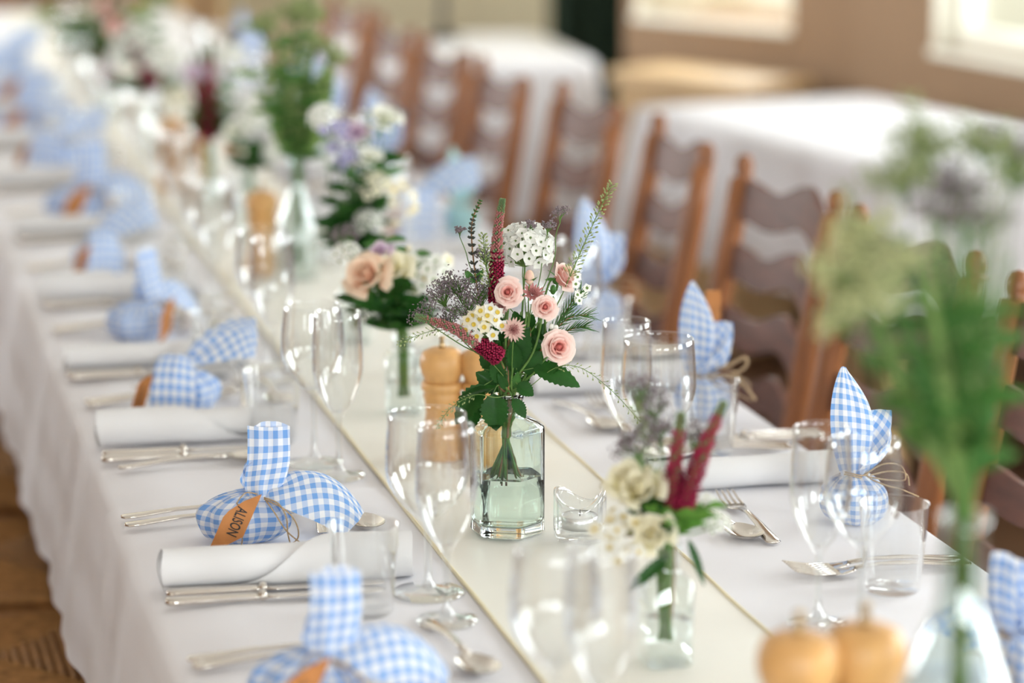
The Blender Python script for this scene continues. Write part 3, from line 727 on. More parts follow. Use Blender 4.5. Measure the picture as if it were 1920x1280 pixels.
def bag_b(label, m, scrib=0):
    """tall bundle with cloth corners standing up like ears"""
    t = empty('favour_bag', (0, 0, 0), 0, label, 'gift bag')
    b = MB(); pouch(b, q(0, 44), (62 * S, 58 * S, 50 * S), q(-6, 98), 2.0, 8); b.build('pouch', m, t)
    b = MB()
    patch(b, [[q(-28, 92, -14), q(-8, 96, -28), q(14, 92, -10)], [q(-54, 150, -26), q(-10, 160, -44), q(30, 150, -16)], [q(-60, 210, -16), q(-14, 215, -40), q(38, 205, -10)], [q(-52, 262, -6), q(-20, 262, -22), q(34, 225, -4)], [q(-34, 300, 0), q(-27, 304, -2), q(-22, 296, 0)]], 22, 30, .0014, 2)
    b.build('upright_corner', m, t)
    b = MB()
    patch(b, [[q(-10, 94, 8), q(8, 100, 14), q(22, 94, 8)], [q(-16, 150, 16), q(22, 150, 24), q(52, 130, 12)], [q(-4, 190, 20), q(34, 190, 22), q(70, 160, 10)], [q(10, 210, 18), q(40, 218, 18), q(64, 216, 6)]], 18, 22, .0016, 1, rot=.4)
    b.build('back_corner', m, t)
    b = MB()
    patch(b, [[q(0, 96, -22), q(14, 98, -12), q(20, 94, 8)], [q(10, 130, -50), q(44, 136, -30), q(56, 120, 4)], [q(24, 150, -56), q(60, 165, -34), q(70, 150, 0)], [q(40, 128, -44), q(62, 176, -20), q(60, 186, 0)]], 18, 20, .002, 5, rot=.8)
    b.build('front_corner', m, t)
    for k in range(2):
        twine(t, [q(-4 + 26 * cos(a_), 95 + k * 4 + 3 * sin(a_ * 2), 26 * sin(a_)) for a_ in [i * 2 * pi / 10 for i in range(11)]], .0009)
    twine(t, [q(14, 96, -14), q(48, 118, -20), q(82, 112, -10), q(92, 84, -4), q(60, 84, -8), q(20, 92, -14)], .0009)
    twine(t, [q(14, 92, -12), q(54, 78, -26), q(80, 70, -20), q(118, 52, -10)], .0009)
    twine(t, [q(14, 90, -10), q(60, 96, 10), q(96, 90, 16), q(104, 66, 20)], .0009)
    return collect(t)
def bag_c(label, m, scrib=0):
    """bundle with one corner hanging down its front and a broad corner fanned to the side"""
    t = empty('favour_bag', (0, 0, 0), 0, label, 'gift bag')
    b = MB(); pouch(b, q(-6, 44), (72 * S, 60 * S, 50 * S), q(-14, 100), 3.0, 8); b.build('pouch', m, t)
    b = MB()
    patch(b, [[q(-24, 110, -18), q(-8, 120, -34), q(4, 112, -16)], [q(-64, 176, -40), q(-20, 190, -70), q(24, 160, -40)], [q(-74, 120, -76), q(-26, 130, -92), q(22, 110, -76)], [q(-76, 50, -78), q(-26, 54, -92), q(22, 44, -82)], [q(-78, 2, -74), q(-30, 2, -84), q(24, 2, -78)]], 20, 28, .001, 2)
    b.build('hanging_corner', m, t)
    b = MB()
    patch(b, [[q(-20, 104, -14), q(-8, 116, 0), q(-14, 110, 16)], [q(20, 112, -56), q(28, 190, 0), q(20, 170, 40)], [q(80, 122, -60), q(80, 216, 0), q(78, 200, 46)], [q(130, 140, -50), q(134, 214, 0), q(130, 206, 40)], [q(150, 128, -36), q(158, 176, -8), q(148, 206, 30)]], 26, 30, .0026, 3, rot=.5)
    b.build('fanned_corner', m, t)
    for k in range(2):
        twine(t, [q(-13 + 24 * cos(a_), 97 + k * 4 + 3 * sin(a_ * 2), 24 * sin(a_)) for a_ in [i * 2 * pi / 10 for i in range(11)]])
    twine(t, [q(-30, 100, -34), q(-70, 92, -60), q(-104, 70, -50), q(-120, 66, -40)], .0008)
    tag_card(t, [q(-66, 104, -86), q(-100, 84, -80), q(-124, 6, -74), q(-70, 6, -92)], None, scrib or 4)
    return collect(t)
# ================================================================== flowers: each stem is a thing of its own
def frame(d):
    d = d.normalized(); a = d.orthogonal().normalized(); return a, d.cross(a), d
def orient(d): return Vector(d).to_track_quat('Z', 'Y')
class Stem:
    """one cut stem; parts are added in world coordinates and stored relative to the root"""
    def __init__(s, name, label, cat_, path, r=.0011, m=None, group=None, r1=None):
        s.path = [Vector(p) for p in path]; s.o = s.path[0].copy()
        s.root = empty(name, s.o, 0, label, cat_, group)
        b = MB(); n = len(s.path); b.tube(s.path, [r + ((r1 or r * .6) - r) * i / (n - 1) for i in range(n)], 6); s.part(b, 'stem', m or M['stem'])
        s.tip = s.path[-1]; s.dir = (s.path[-1] - s.path[-2]).normalized()
    def part(s, b, name, m, parent=None, smooth=True, kind=None):
        o = b.build(name, m, parent or s.root, smooth, s.o)
        if kind: o['kind'] = kind
        return o
    def at(s, f):
        x = f * (len(s.path) - 1); i = min(int(x), len(s.path) - 2); return s.path[i].lerp(s.path[i + 1], x - i)
def leaf_mesh(b, base, d, nrm, L, Wd, curl=0.2, serr=0.0, fold=0.25, nu=6, nv=12):
    d = Vector(d).normalized(); nrm = Vector(nrm); nrm = (nrm - d * nrm.dot(d)).normalized(); sd = d.cross(nrm); base = Vector(base)
    def fn(u, v):
        w = Wd * .5 * (sin(pi * v ** .8) ** .75 if 0 < v < 1 else 0.0)
        qx = 2 * u - 1
        if serr and abs(qx) > .99: w *= 1 + serr * (1 if int(v * nv) % 2 else -1)
        bend = curl * L * v * v
        return base + d * (L * v * (1 - .1 * abs(curl) * v)) - nrm * bend + sd * (w * qx) + nrm * (fold * w * abs(qx))
    b.grid(fn, nu, nv)
def leaf(st, base, d, nrm, L, Wd, m, curl=.2, serr=.12, fold=.22, nv=18):
    b = MB(); leaf_mesh(b, base, d, nrm, L, Wd, curl, serr, fold, 8, nv); return st.part(b, 'leaf', m)
ROSE = {M[k].name: M['r_' + k] for k in ('pink', 'pinkin', 'peach', 'cream', 'white', 'lilac')}
def rose_bloom(st, c, d, r, m_out, m_in, npet=15, seed=0, open_=1.0, asparts=True):
    rnd = random.Random(seed); Q = orient(d); c = Vector(c)
    m_out = ROSE.get(m_out.name, m_out); m_in = ROSE.get(m_in.name, m_in)
    core = MB()
    def spiral(u, v):
        a = u * 2 * pi * 2.6; rr = r * (.04 + .17 * u) * (1 + .15 * v); return c + Q @ V(rr * cos(a), rr * sin(a), r * (.05 + .80 * v - .10 * u * v))
    core.grid(spiral, 46, 4, uv=lambda u, v: (u, v))
    core.ell(c + Q @ V(0, 0, r * .30), (r * .22, r * .22, r * .5), 10, 6, Q)
    bloom = st.part(core, 'bloom', m_in)
    allb = MB()
    for i in range(npet):
        f = (i + 1) / npet; ang = i * 2.39996 + rnd.uniform(-.2, .2)
        ri = r * (.16 + .60 * f) * rnd.uniform(.94, 1.06); h = r * (1.0 - .42 * f ** 1.3 + rnd.uniform(-.06, .06)); A0 = 1.0 - .25 * f; fl = r * open_ * (.02 + .22 * f ** 2); lean = rnd.uniform(-.04, .10)
        def fn(u, v):
            qx = 2 * u - 1; A = A0 * (.45 + .62 * sin(pi * min(v * .62 + .06, 1))) 
            edge = (1 - .20 * abs(qx) ** 2.5)
            rho = ri * (.34 + .66 * v ** .7) + fl * v ** 3 * (1 + .2 * qx * qx) + r * .16 * max(0, v - .74) ** 1.2 * 2.5
            z = -r * .25 * f + (h + r * .25 * f) * v * edge - (fl * .9 + r * .05) * max(0, v - .72) ** 1.3 * 5 + r * .035 * sin(qx * 5 + i) * v
            a = ang + A * qx
            p = V(rho * cos(a), rho * sin(a), z); p += V(cos(ang), sin(ang), 0) * (lean * r * v) 
            if f > .6: p += V(cos(ang), sin(ang), .2) * (r * .05 * max(0, 1 - 4 * abs(qx)) * max(0, v - .8) * 5)
            return c + Q @ p
        bb = MB() if asparts else allb
        bb.grid(fn, 10, 10, uv=lambda u, v: (u, v))
        if asparts: st.part(bb, 'petal', m_in if f < .30 else m_out, bloom)
    if not asparts: st.part(allb, 'petals', m_out, bloom)
    g = MB(); g.ell(c + Q @ V(0, 0, -r * .26), (r * .26, r * .26, r * .26), 10, 6, Q)
    for k in range(5):
        a = k * 2 * pi / 5 + seed; dd = Q @ V(cos(a), sin(a), -.25); leaf_mesh(g, c + Q @ V(r * .2 * cos(a), r * .2 * sin(a), -r * .2), dd, Q @ V(0, 0, 1), r * .75, r * .22, .25, 0, .1, 2, 5)
    st.part(g, 'calyx', M['leafm'])
    return bloom
def spike(st, path, r0, m1, m2, m3, seed=0, f1=.42, f2=.80, rings=58):
    """speedwell spike: open florets at the base, buds above, green tip"""
    rnd = random.Random(seed); pts = smooth_path(path, 8); N = len(pts) - 1
    bs = [MB(), MB(), MB()]
    core = MB(); core.tube(pts, [r0 * .5 * (1 - .66 * i / N) for i in range(N + 1)], 8)
    for i in range(rings):
        f = i / (rings - 1); x = f * N; k = min(int(x), N - 1); p = pts[k].lerp(pts[k + 1], x - k); t = (pts[k + 1] - pts[k]).normalized(); a0, b0, _ = frame(t)
        r = r0 * (1 - .62 * f ** 1.3); which = 0 if f + rnd.uniform(-.05, .05) < f1 else (1 if f + rnd.uniform(-.04, .04) < f2 else 2)
        n = 9 if which < 2 else 8; mixd = rnd.random()
        for j in range(n):
            an = 2 * pi * (j + (i % 2) * .5) / n + rnd.uniform(-.1, .1); o = a0 * cos(an) + b0 * sin(an); d = (o + t * .55).normalized()
            ln = r * (.80 if which else .85) * rnd.uniform(.8, 1.15); w = r * (.21 if which else .30)
            e1 = d.cross(t).normalized(); e2 = d.cross(e1); base = p + o * r * .35
            if which == 0:
                tip = base + d * ln; bs[0].add([base, base + d * ln * .55 + e1 * w, tip + e2 * w * .6, base + d * ln * .55 - e1 * w, tip - e2 * w * .4, base + d * ln * .5 + e2 * w * .7], [(0, 1, 2), (0, 2, 3), (1, 4, 2), (3, 2, 4), (0, 5, 1), (0, 3, 5), (5, 4, 1), (5, 3, 4)])
            else:
                bs[2 if which == 1 and (i * 7 + j * 3) % 5 == 0 else which].ell(base + d * ln * .5, (w, w, ln * .5), 5, 3, orient(d))
    c = st.part(core, 'spike_axis', M['stemr'])
    for bb, nm, mm in zip(bs, ('open_florets', 'closed_buds', 'spike_tip'), (m1, m2, m3)):
        if bb.v: st.part(bb, nm, mm, kind='stuff')
def sprig(st, c, d, R, n, m, seed=0, fr=.0016, branch=True):
    """statice: a fan of hair-thin branches that end in tiny crowded florets"""
    rnd = random.Random(seed); a0, b0, d = frame(Vector(d)); br = MB(); fl = MB(); c = Vector(c)
    for i in range(n):
        an = rnd.uniform(0, 2 * pi); sp = rnd.uniform(.15, .95); e = (d + (a0 * cos(an) + b0 * sin(an)) * sp).normalized(); L = R * rnd.uniform(.6, 1.1)
        mid = c + d * L * .4 + (e - d) * L * .15; tip = c + e * L
        br.tube([c, mid, tip], [.0005, .0004, .0003], 4, False)
        for k in range(rnd.randint(5, 8)):
            p = tip + V(rnd.gauss(0, 1), rnd.gauss(0, 1), rnd.gauss(0, 1)) * R * .085; dd = V(rnd.gauss(0, 1), rnd.gauss(0, 1), rnd.gauss(.6, 1)).normalized()
            fl.ell(p, (fr * .65, fr * .65, fr * 1.3), 5, 3, orient(dd))
    if branch: st.part(br, 'branchlets', M['stem'], kind='stuff')
    st.part(fl, 'florets', m, kind='stuff')
def five_petal(c, d, r, cup=.25, wid=.46, npet=5, rot=0.0, frill=0.0):
    b = MB(); Q = orient(d); c = Vector(c)
    for k in range(npet):
        a = 2 * pi * k / npet + rot
        def fn(u, v):
            qx = 2 * u - 1; w = r * wid * sin(pi * min(.97, v * .80 + .16)) ** .8; x = r * (.16 + .84 * v * (1 - .18 * qx * qx)); z = cup * r * v ** 1.6 + frill * r * sin(qx * 7 + k) * v
            return c + Q @ V(x * cos(a) - w * qx * sin(a), x * sin(a) + w * qx * cos(a), z)
        b.grid(fn, 4, 4)
    return b
def floret_part(st, c, d, r, mp, mc, name='floret', wid=.46, cup=.25, rot=0., frill=0.0, npet=5, cr=.26):
    o = st.part(five_petal(c, d, r, cup, wid, npet, rot, frill), name, mp)
    Q = orient(d); b = MB(); b.lathe([(r * cr * .5, -r * .05), (r * cr, r * .06), (r * cr * 1.05, r * .14), (r * cr * .8, r * .16), (r * cr * .6, r * .08), (0, r * .07)], 10); b.v = [Vector(c) + Q @ p for p in b.v]
    st.part(b, 'floret_centre', mc, o); return o
def pods(st, path, n, L, pr, m, seed=0, spread=1.0):
    """pepper-grass: little oval pods on hair stalks up the stem"""
    rnd = random.Random(seed); pts = smooth_path(path, 8); N = len(pts) - 1; b = MB(); h = MB()
    for i in range(n):
        f = i / n; x = f * N; k = min(int(x), N - 1); p = pts[k].lerp(pts[k + 1], x - k); t = (pts[k + 1] - pts[k]).normalized(); a0, b0, _ = frame(t)
        an = i * 2.39996; o = (a0 * cos(an) + b0 * sin(an)); d = (o * spread + t * .75).normalized(); l = L * (1 - .45 * f) * rnd.uniform(.75, 1.15); e = p + d * l
        h.tube([p, e], .00022, 3, False); b.ell(e, (pr * .75, pr * .55, pr * 1.2), 5, 4, orient(d))
    st.part(h, 'stalklets', M['stem'], kind='stuff'); st.part(b, 'seed_pods', m, kind='stuff')
def whorls(st, path, n, r, seed=0):
    rnd = random.Random(seed); pts = smooth_path(path, 8); N = len(pts) - 1; b = MB(); b2 = MB()
    for i in range(n):
        f = i / (n - 1); x = f * N; k = min(int(x), N - 1); p = pts[k].lerp(pts[k + 1], x - k); t = (pts[k + 1] - pts[k]).normalized(); a0, b0, _ = frame(t); rr = r * (1 - .55 * f)
        for j in range(9):
            an = 2 * pi * j / 9 + i; o = a0 * cos(an) + b0 * sin(an); d = (o + t * .7).normalized(); (b if f < .65 else b2).ell(p + o * rr * .55 + t * rr * rnd.uniform(-.2, .3), (rr * .22, rr * .22, rr * .5), 5, 3, orient(d))
    st.part(b, 'calyx_whorls', M['darkbud'], kind='stuff'); st.part(b2, 'green_tip', M['leafm'], kind='stuff')
def star(st, c, d, r, m, n=18, seed=0):
    Q = orient(d); c = Vector(c); b = MB(); f = MB(); rnd = random.Random(seed)
    for k in range(n):
        a = 2 * pi * k / n; dd = Q @ V(cos(a), sin(a), .28 + .15 * (k % 2)); leaf_mesh(b, c + dd * r * .12, dd, Q @ V(0, 0, 1), r * rnd.uniform(.85, 1.05), r * .24, -.08, 0, .2, 2, 5)
    for k in range(40):
        a = k * 2.39996; s_ = sqrt(k / 40) * .45; e = c + Q @ V(r * s_ * cos(a), r * s_ * sin(a), r * (.55 - .4 * s_)); f.tube([c, e], .0003, 3, False); f.ell(e, r * .045, 4, 3)
    st.part(b, 'bracts', m); st.part(f, 'pincushion', M['dusty'], kind='stuff')
def needles(st, path, n, L, m, seed=0):
    rnd = random.Random(seed); pts = smooth_path(path, 6); N = len(pts) - 1; b = MB()
    for i in range(n):
        f = .1 + .9 * i / n; x = f * N; k = min(int(x), N - 1); p = pts[k].lerp(pts[k + 1], x - k); t = (pts[k + 1] - pts[k]).normalized(); a0, b0, _ = frame(t); an = i * 2.2
        d = (t + (a0 * cos(an) + b0 * sin(an)) * .6).normalized(); b.tube([p, p + d * L * .5, p + d * L * rnd.uniform(.8, 1.1) + t * L * .06], [.0006, .00055, .0002], 4)
    st.part(b, 'needle_leaves', m, kind='stuff')
# ================================================================== the green hexagonal bottle
def hexr(a, R, k):
    """radius of a hexagon with eased corners; k = 0 hexagon, 1 circle"""
    m = (a - radians(-10)) % (pi / 3) - pi / 6
    h = R * cos(pi / 6) / cos(m); h = min(h, R * .972)
    return h * (1 - k) + R * .90 * k
def hexshell(b, rings, n=72, flip=False):
    st0 = len(b.v)
    for (R, z, k) in rings:
        for i in range(n):
            a = 2 * pi * i / n; r = hexr(a, R, k); b.v.append(V(r * cos(a), r * sin(a), z)); b.uv.append((0, 0))
    for j in range(len(rings) - 1):
        for i in range(n): b.f.append((st0 + j * n + i, st0 + j * n + (i + 1) % n, st0 + (j + 1) * n + (i + 1) % n, st0 + (j + 1) * n + i))
    return st0
HB = Vector((HERO.x, HERO.y, ZR))
t = empty('glass_bottle', HB, -YAW, 'pale green hexagonal glass bottle holding the pink rose bouquet', 'bottle')
RB = .0412
rings = [(.020, .0025, .6), (.034, .0012, 0), (.0385, 0, 0), (RB, .003, 0), (RB, .03, 0), (RB, .06, 0), (RB, .112, 0), (RB * .985, .1155, 0), (RB * .86, .1195, .05), (.027, .1225, .3), (.0195, .1255, .8), (.0172, .129, 1), (.0168, .142, 1), (.0195, .1435, 1), (.0195, .1485, 1), (.0175, .150, 1),
         (.0140, .149, 1), (.0138, .130, 1), (.0155, .1235, .9), (.024, .1190, .4), (RB - .0048, .1135, .05), (RB - .0040, .108, 0), (RB - .0038, .03, 0), (RB - .0042, .016, 0), (RB - .008, .0118, 0), (.020, .0108, .5)]
b = MB(); n = 72; s0 = hexshell(b, rings, n); b.f.append(tuple(range(n - 1, -1, -1))); l0 = (len(rings) - 1) * n; b.f.append(tuple(l0 + i for i in range(n)))
ob = b.build('bottle_glass', M['bottle'], t)
b = MB(); wr = [(.0195, .0107, .5), (RB - .0079, .0117, 0), (RB - .0041, .0159, 0), (RB - .0037, .03, 0), (RB - .0039, .0625, 0), (RB - .0046, .0620, 0), (.02, .0618, .3)]
hexshell(b, wr, n); b.f.append(tuple(range(n - 1, -1, -1))); l0 = (len(wr) - 1) * n; b.f.append(tuple(l0 + i for i in range(n)))
w_ = b.build('water', M['water']); w_.location = HB; w_.rotation_euler = (0, 0, -YAW); tag(w_, 'clear water filling half of the green hexagonal bottle', 'water')

# ---- the bouquet in it
BO = HB.copy(); NECK = HB + V(0, 0, .147)
GRP = 'stems in the green hexagonal bottle'
srnd = random.Random(21)
def hp(px, py, d=0.0): return BP(px, py, HB, d)
def hpath(pts, n=5):
    """pts: (px,py,depth) from the neck upwards; prepends the run inside the bottle"""
    a = srnd.uniform(0, 6.28); bz = HB + V(.017 * cos(a + 3), .017 * sin(a + 3), srnd.uniform(.050, .066)); nk = NECK + V(.008 * cos(a), .008 * sin(a), 0)
    nk0 = NECK + V(.007 * cos(a), .007 * sin(a), -.026)
    return smooth_path([bz, nk0, nk] + [hp(*p) for p in pts], n)
def hrose(label, px, py, d, facing, r, mo, mi, npet, seed, mids=(), open_=1.0):
    c = hp(px, py, d); f = Vector(facing).normalized(); f = (RT * f.x + HF * f.y + V(0, 0, f.z)).normalized()
    pth = hpath(list(mids), 5) if mids else hpath([], 5)
    pth = smooth_path([pth[0], pth[len(pth) // 2], pth[-1]] + [c - f * r * .9, c - f * r * .3], 6)
    s = Stem('rose', label, 'flower', pth, .0015, M['stem'], GRP); rose_bloom(s, c, f, r, mo, mi, npet, seed, open_); return s
px2 = 1 / 1767.0
R1 = hrose('round pale pink rose facing forward beneath the tall burgundy spike', 954, 550, -.030, (-.1, -1, .35), 27 * px2, M['pink'], M['pinkin'], 20, 1, ((948, 640, -.02),))
R2 = hrose('smaller pale pink rose beside the rosebud, facing forward', 1021, 576, -.028, (.1, -1, .25), 23.5 * px2, M['pink'], M['pinkin'], 19, 2, ((1000, 660, -.02),))
R3 = hrose('pale pink rose nodding low beside the big serrated leaf', 1044, 652, -.022, (.25, -1, .30), 33 * px2, M['pink'], M['pinkin'], 20, 3, ((1000, 700, -.015),), .9)
R4 = hrose('peachy pink rose seen from the side, behind the smaller roses', 1050, 522, .022, (.75, -.35, .5), 31 * px2, M['pink'], M['peach'], 16, 4, ((1000, 640, .01),), .8)
for (px, py, dd, rr) in ((993, 520, -.012, 12), (1037, 543, -.016, 8)):
    c = hp(px, py, dd); pth = hpath([(985, 640, -.01), (px - 2, py + 30, dd), (px, py + 12, dd)])
    s = Stem('rosebud', 'closed peach rosebud with green sepals between the open roses' if rr > 10 else 'small green closed bud on a short stalk beside the rosebud', 'flower', pth, .001, M['stem'], GRP)
    b = MB(); b.ell(c, (rr * px2 * .72, rr * px2 * .72, rr * px2 * 1.15), 12, 8); bd = s.part(b, 'bud', M['peach'] if rr > 10 else M['leafm'])
    if rr > 10:
        b = MB(); b.grid(lambda u, v: c + V(rr * px2 * (.74 + .05 * u) * cos(u * 5) * sin(.25 + v * 2.0), rr * px2 * (.74 + .05 * u) * sin(u * 5) * sin(.25 + v * 2.0), rr * px2 * 1.18 * cos(.25 + v * 2.0)), 24, 6); s.part(b, 'petal', M['pink'], bd)
    b = MB()
    for k in range(5):
        a = k * 1.2566; leaf_mesh(b, c + V(0, 0, -rr * px2 * 1.0), V(cos(a) * .75, sin(a) * .75, 1), V(cos(a), sin(a), -.3), rr * px2 * 1.7, rr * px2 * .75, -.25, 0, .1, 2, 6)
    s.part(b, 'sepals', M['leafm'])
# speedwell spikes
s = Stem('speedwell_spike', 'tall upright burgundy speedwell spike with green tip above the pink roses', 'flower', hpath([(945, 650, 0), (932, 560, -.005)]), .0013, M['stem'], GRP)
spike(s, [hp(932, 572, -.006), hp(931, 500, -.006), hp(934, 430, -.006), hp(942, 374, -.006)], 15 * px2, M['burg'], M['dusty'], M['greytip'], 1, .40, .82, 64)
s = Stem('speedwell_spike', 'burgundy speedwell spike drooping out sideways below the waxflowers', 'flower', hpath([(952, 705, -.012), (936, 668, -.03)]), .0013, M['stem'], GRP)
spike(s, [hp(940, 672, -.03), hp(900, 645, -.034), hp(850, 615, -.036), hp(780, 593, -.036)], 16 * px2, M['burg'], M['dusty'], M['greytip'], 2, .34, .86, 64)
# dark whorled spike
s = Stem('mint_spike', 'dark green mint spike with plum whorls curving up on the outer edge', 'flower', hpath([(930, 640, .01), (900, 560, .01), (890, 505, .01), (884, 440, .01), (888, 405, .01), (901, 378, .01)]), .0011, M['stemr'], GRP)
whorls(s, [hp(892, 520, .01), hp(884, 450, .01), hp(887, 410, .01), hp(901, 376, .01)], 15, 10 * px2, 3)
for (px, py, a) in ((868, 505, -1), (905, 505, 1), (898, 545, 1)):
    leaf(s, hp(889, py + 25, .01), RT * a * .7 + V(0, 0, 1), -HF, .017, .008, M['leafm'], .1)
# white cluster
s = Stem('white_cluster', 'domed cluster of small white green-eyed florets behind the burgundy spike', 'flower', hpath([(975, 640, .02), (982, 540, .03), (984, 500, .03)]), .0015, M['stem'], GRP)
cc = hp(984, 478, .032); r_ = random.Random(5); br = MB()
for k in range(70):
    z = 1 - (k + .5) / 70 * 1.35; a = k * 2.39996; rr = sqrt(max(0, 1 - z * z)); d = (RT * rr * cos(a) * 1.0 + HF * rr * sin(a) * .75 + V(0, 0, 1) * z).normalized()
    p = cc + d * (.0275 + r_.uniform(-.003, .003)) + V(0, 0, .004)
    floret_part(s, p, (d + V(r_.uniform(-.3, .3), r_.uniform(-.3, .3), r_.uniform(-.2, .3))).normalized(), .0082 * r_.uniform(.85, 1.15), M['white'], M['leafl'], 'floret', .60, .22, r_.uniform(0, 6), .10, 5, .11)
    br.tube([s.tip, p], .0005, 4, False)
s.part(br, 'pedicels', M['leafl'], kind='stuff')
# pepper-grass
s = Stem('pepper_grass', 'upright pale green pepper-grass spray rising highest beside the peach rose', 'flower', hpath([(990, 660, .01), (1040, 580, .012), (1072, 510, .012), (1103, 440, .012), (1128, 385, .012), (1146, 350, .012)]), .0009, M['leafl'], GRP, .0004)
pods(s, [hp(1066, 520, .012), hp(1085, 480, .012), hp(1108, 430, .012), hp(1130, 382, .012), hp(1147, 346, .012)], 96, 17 * px2, 3.0 * px2, M['pod'], 2)
for lab, pts, n_, L_ in (('fine pepper-grass spray drooping outward over the beech mill', [(940, 700, -.02), (880, 640, -.03), (830, 618, -.035), (780, 630, -.035), (748, 645, -.035)], 46, 12),
                         ('hair-thin pepper-grass stalk arching down towards the paired wine glasses', [(985, 730, -.015), (1040, 690, -.02), (1090, 690, -.02), (1150, 735, -.02), (1200, 790, -.02)], 44, 13),
                         ('hair-thin pepper-grass stalk drooping beside the mill over the bottle shoulder', [(930, 745, -.03), (890, 740, -.04), (845, 765, -.04), (820, 800, -.04)], 40, 10)):
    s = Stem('pepper_grass', lab, 'flower', hpath(pts, 6), .0006, M['leafl'], GRP, .0003)
    pods(s, [hp(*p) for p in pts[1:]], n_, L_ * px2, 2.1 * px2, M['pod'], 4)
# waxflowers
s = Stem('waxflower', 'waxflower sprig crowded with cream five-petalled flowers and mustard centres', 'flower', hpath([(945, 690, -.02), (915, 635, -.03)]), .0012, M['stemr'], GRP)
r_ = random.Random(8)
wx = [(620, 870), (668, 895), (706, 930), (602, 938), (653, 985), (558, 992), (580, 842), (638, 828), (540, 922), (505, 895), (492, 955), (680, 850), (530, 870), (482, 925), (620, 905), (575, 890)]
br = MB()
for k, (zx, zy) in enumerate(wx):
    px, py = 720 + zx * .3125, 320 + zy * .3125; dx, dz = (px - 910) / 40, (607 - py) / 40
    p = hp(px, py, -.043 + .006 * (dx * dx + dz * dz) + (.006 if k > 11 else 0)); d = (RT * dx * .7 - HF + V(0, 0, 1) * (dz * .6 + .25)).normalized()
    floret_part(s, p, d, 14.5 * px2, M['cream'] if k % 3 == 0 else M['white'], M['yellow'], 'floret', .36, .12, r_.uniform(0, 6), 0, 5, .30); br.tube([s.tip, p], .0005, 4, False)
s.part(br, 'pedicels', M['stem'], kind='stuff')
s = Stem('waxflower', 'small white waxflower tuft at the outer edge behind the peach rose', 'flower', hpath([(1000, 660, .01), (1060, 590, .012), (1092, 545, .012)]), .0010, M['stem'], GRP)
for k in range(9):
    p = hp(1092 + r_.uniform(-13, 13), 542 + r_.uniform(-26, 22), .010 + r_.uniform(-.008, .008)); floret_part(s, p, (RT * r_.uniform(-.2, 1) - HF * .6 + V(0, 0, r_.uniform(-.2, .8))).normalized(), 10 * px2, M['white'], M['leafl'], 'floret', .45, .15, r_.uniform(0, 6))
needles(s, [hp(1020, 640, .01), hp(1060, 590, .012), hp(1090, 548, .012)], 40, 26 * px2, M['leafm'], 3)
for k, pts in enumerate(([(1010, 660, 0), (1060, 600, -.005), (1102, 590, -.005)], [(1005, 660, .012), (1050, 600, .02), (1078, 555, .02)], [(1012, 660, -.005), (1065, 620, -.01), (1096, 612, -.01)])):
    s = Stem('needle_sprig', 'thin sprig of needle-like green leaves beside the pink roses', 'foliage', hpath(pts), .0009, M['stemr'], GRP); needles(s, [hp(*p) for p in pts], 34, 26 * px2, M['leafm'], k)
    if k == 2:
        for (px, py) in ((1034, 612), (1042, 614)):
            b = MB(); b.ell(hp(px, py, -.014), 5.5 * px2, 8, 6); s.part(b, 'bud', M['white'])
# astrantias
s = Stem('astrantia', 'dusky pink astrantia star next to the waxflowers', 'flower', hpath([(960, 690, -.02), (962, 640, -.03)]), .0010, M['stem'], GRP); star(s, hp(961, 618, -.036), (RT * .35 - HF + V(0, 0, .25)), 24 * px2, M['astr'], 20, 1)
s = Stem('astrantia', 'dark dusky astrantia star tucked between the two front roses', 'flower', hpath([(985, 650, -.01), (996, 570, -.012)]), .0010, M['stem'], GRP); star(s, hp(998, 552, -.012), (RT * .2 - HF * .7 + V(0, 0, .7)), 22 * px2, M['dusty'], 18, 2)
s = Stem('astrantia', 'small dusky astrantia star half hidden under the round rose', 'flower', hpath([(950, 650, -.01), (944, 590, -.015)]), .0010, M['stem'], GRP); star(s, hp(942, 572, -.016), (-RT * .3 - HF * .8 - V(0, 0, .2)), 18 * px2, M['astr'], 16, 3)
# statice
for k, (px, py, d, R_, n_) in enumerate(((812, 590, -.01, 34, 16), (840, 560, 0, 40, 22), (866, 545, .005, 44, 26), (880, 580, -.015, 40, 24), (852, 600, -.01, 34, 18), (905, 560, .01, 40, 20), (912, 480, .01, 26, 12))):
    s = Stem('statice', 'grey-lavender statice sprig in the crowded outer side of the bouquet', 'flower', hpath([(930, 680, d * .5), ((930 + px) / 2, py + 60, d), (px, py + 22, d)]), .0009, M['stem'], GRP)
    sprig(s, hp(px, py + 24, d), (hp(px, py, d) - hp(930, 680, 0)).normalized() + V(0, 0, .4), R_ * px2 * 1.35, n_ * 2, M['statice'], k + 3, 1.9 * px2)
for k, (px, py, d, R_) in enumerate(((1050, 408, .01, 17), (1026, 432, .015, 14), (994, 424, .02, 12), (862, 434, .01, 9))):
    base = hpath([(985, 620, d), (px - 14 if px > 900 else 895, py + 90, d), (px - 8 if px > 900 else 872, py + 34, d), (px, py + 10, d)])
    s = Stem('statice', 'fine sprig of grey buds on a bare stalk above the white cluster' if px > 900 else 'single bud sprig beside the dark mint spike', 'flower', base, .0007, M['stem'], GRP)
    sprig(s, hp(px, py + 10, d), V(0, 0, 1), R_ * px2 * 1.9, 10, M['statice'], k + 30, 2.4 * px2)
s = Stem('pepper_grass', 'short tuft of pale green seed pods beside the tall burgundy spike', 'flower', hpath([(930, 600, -.01), (912, 500, -.012), (906, 440, -.012)]), .0007, M['leafl'], GRP)
pods(s, [hp(918, 540, -.012), hp(911, 490, -.012), hp(906, 440, -.012)], 60, 16 * px2, 2.8 * px2, M['pod'], 6)
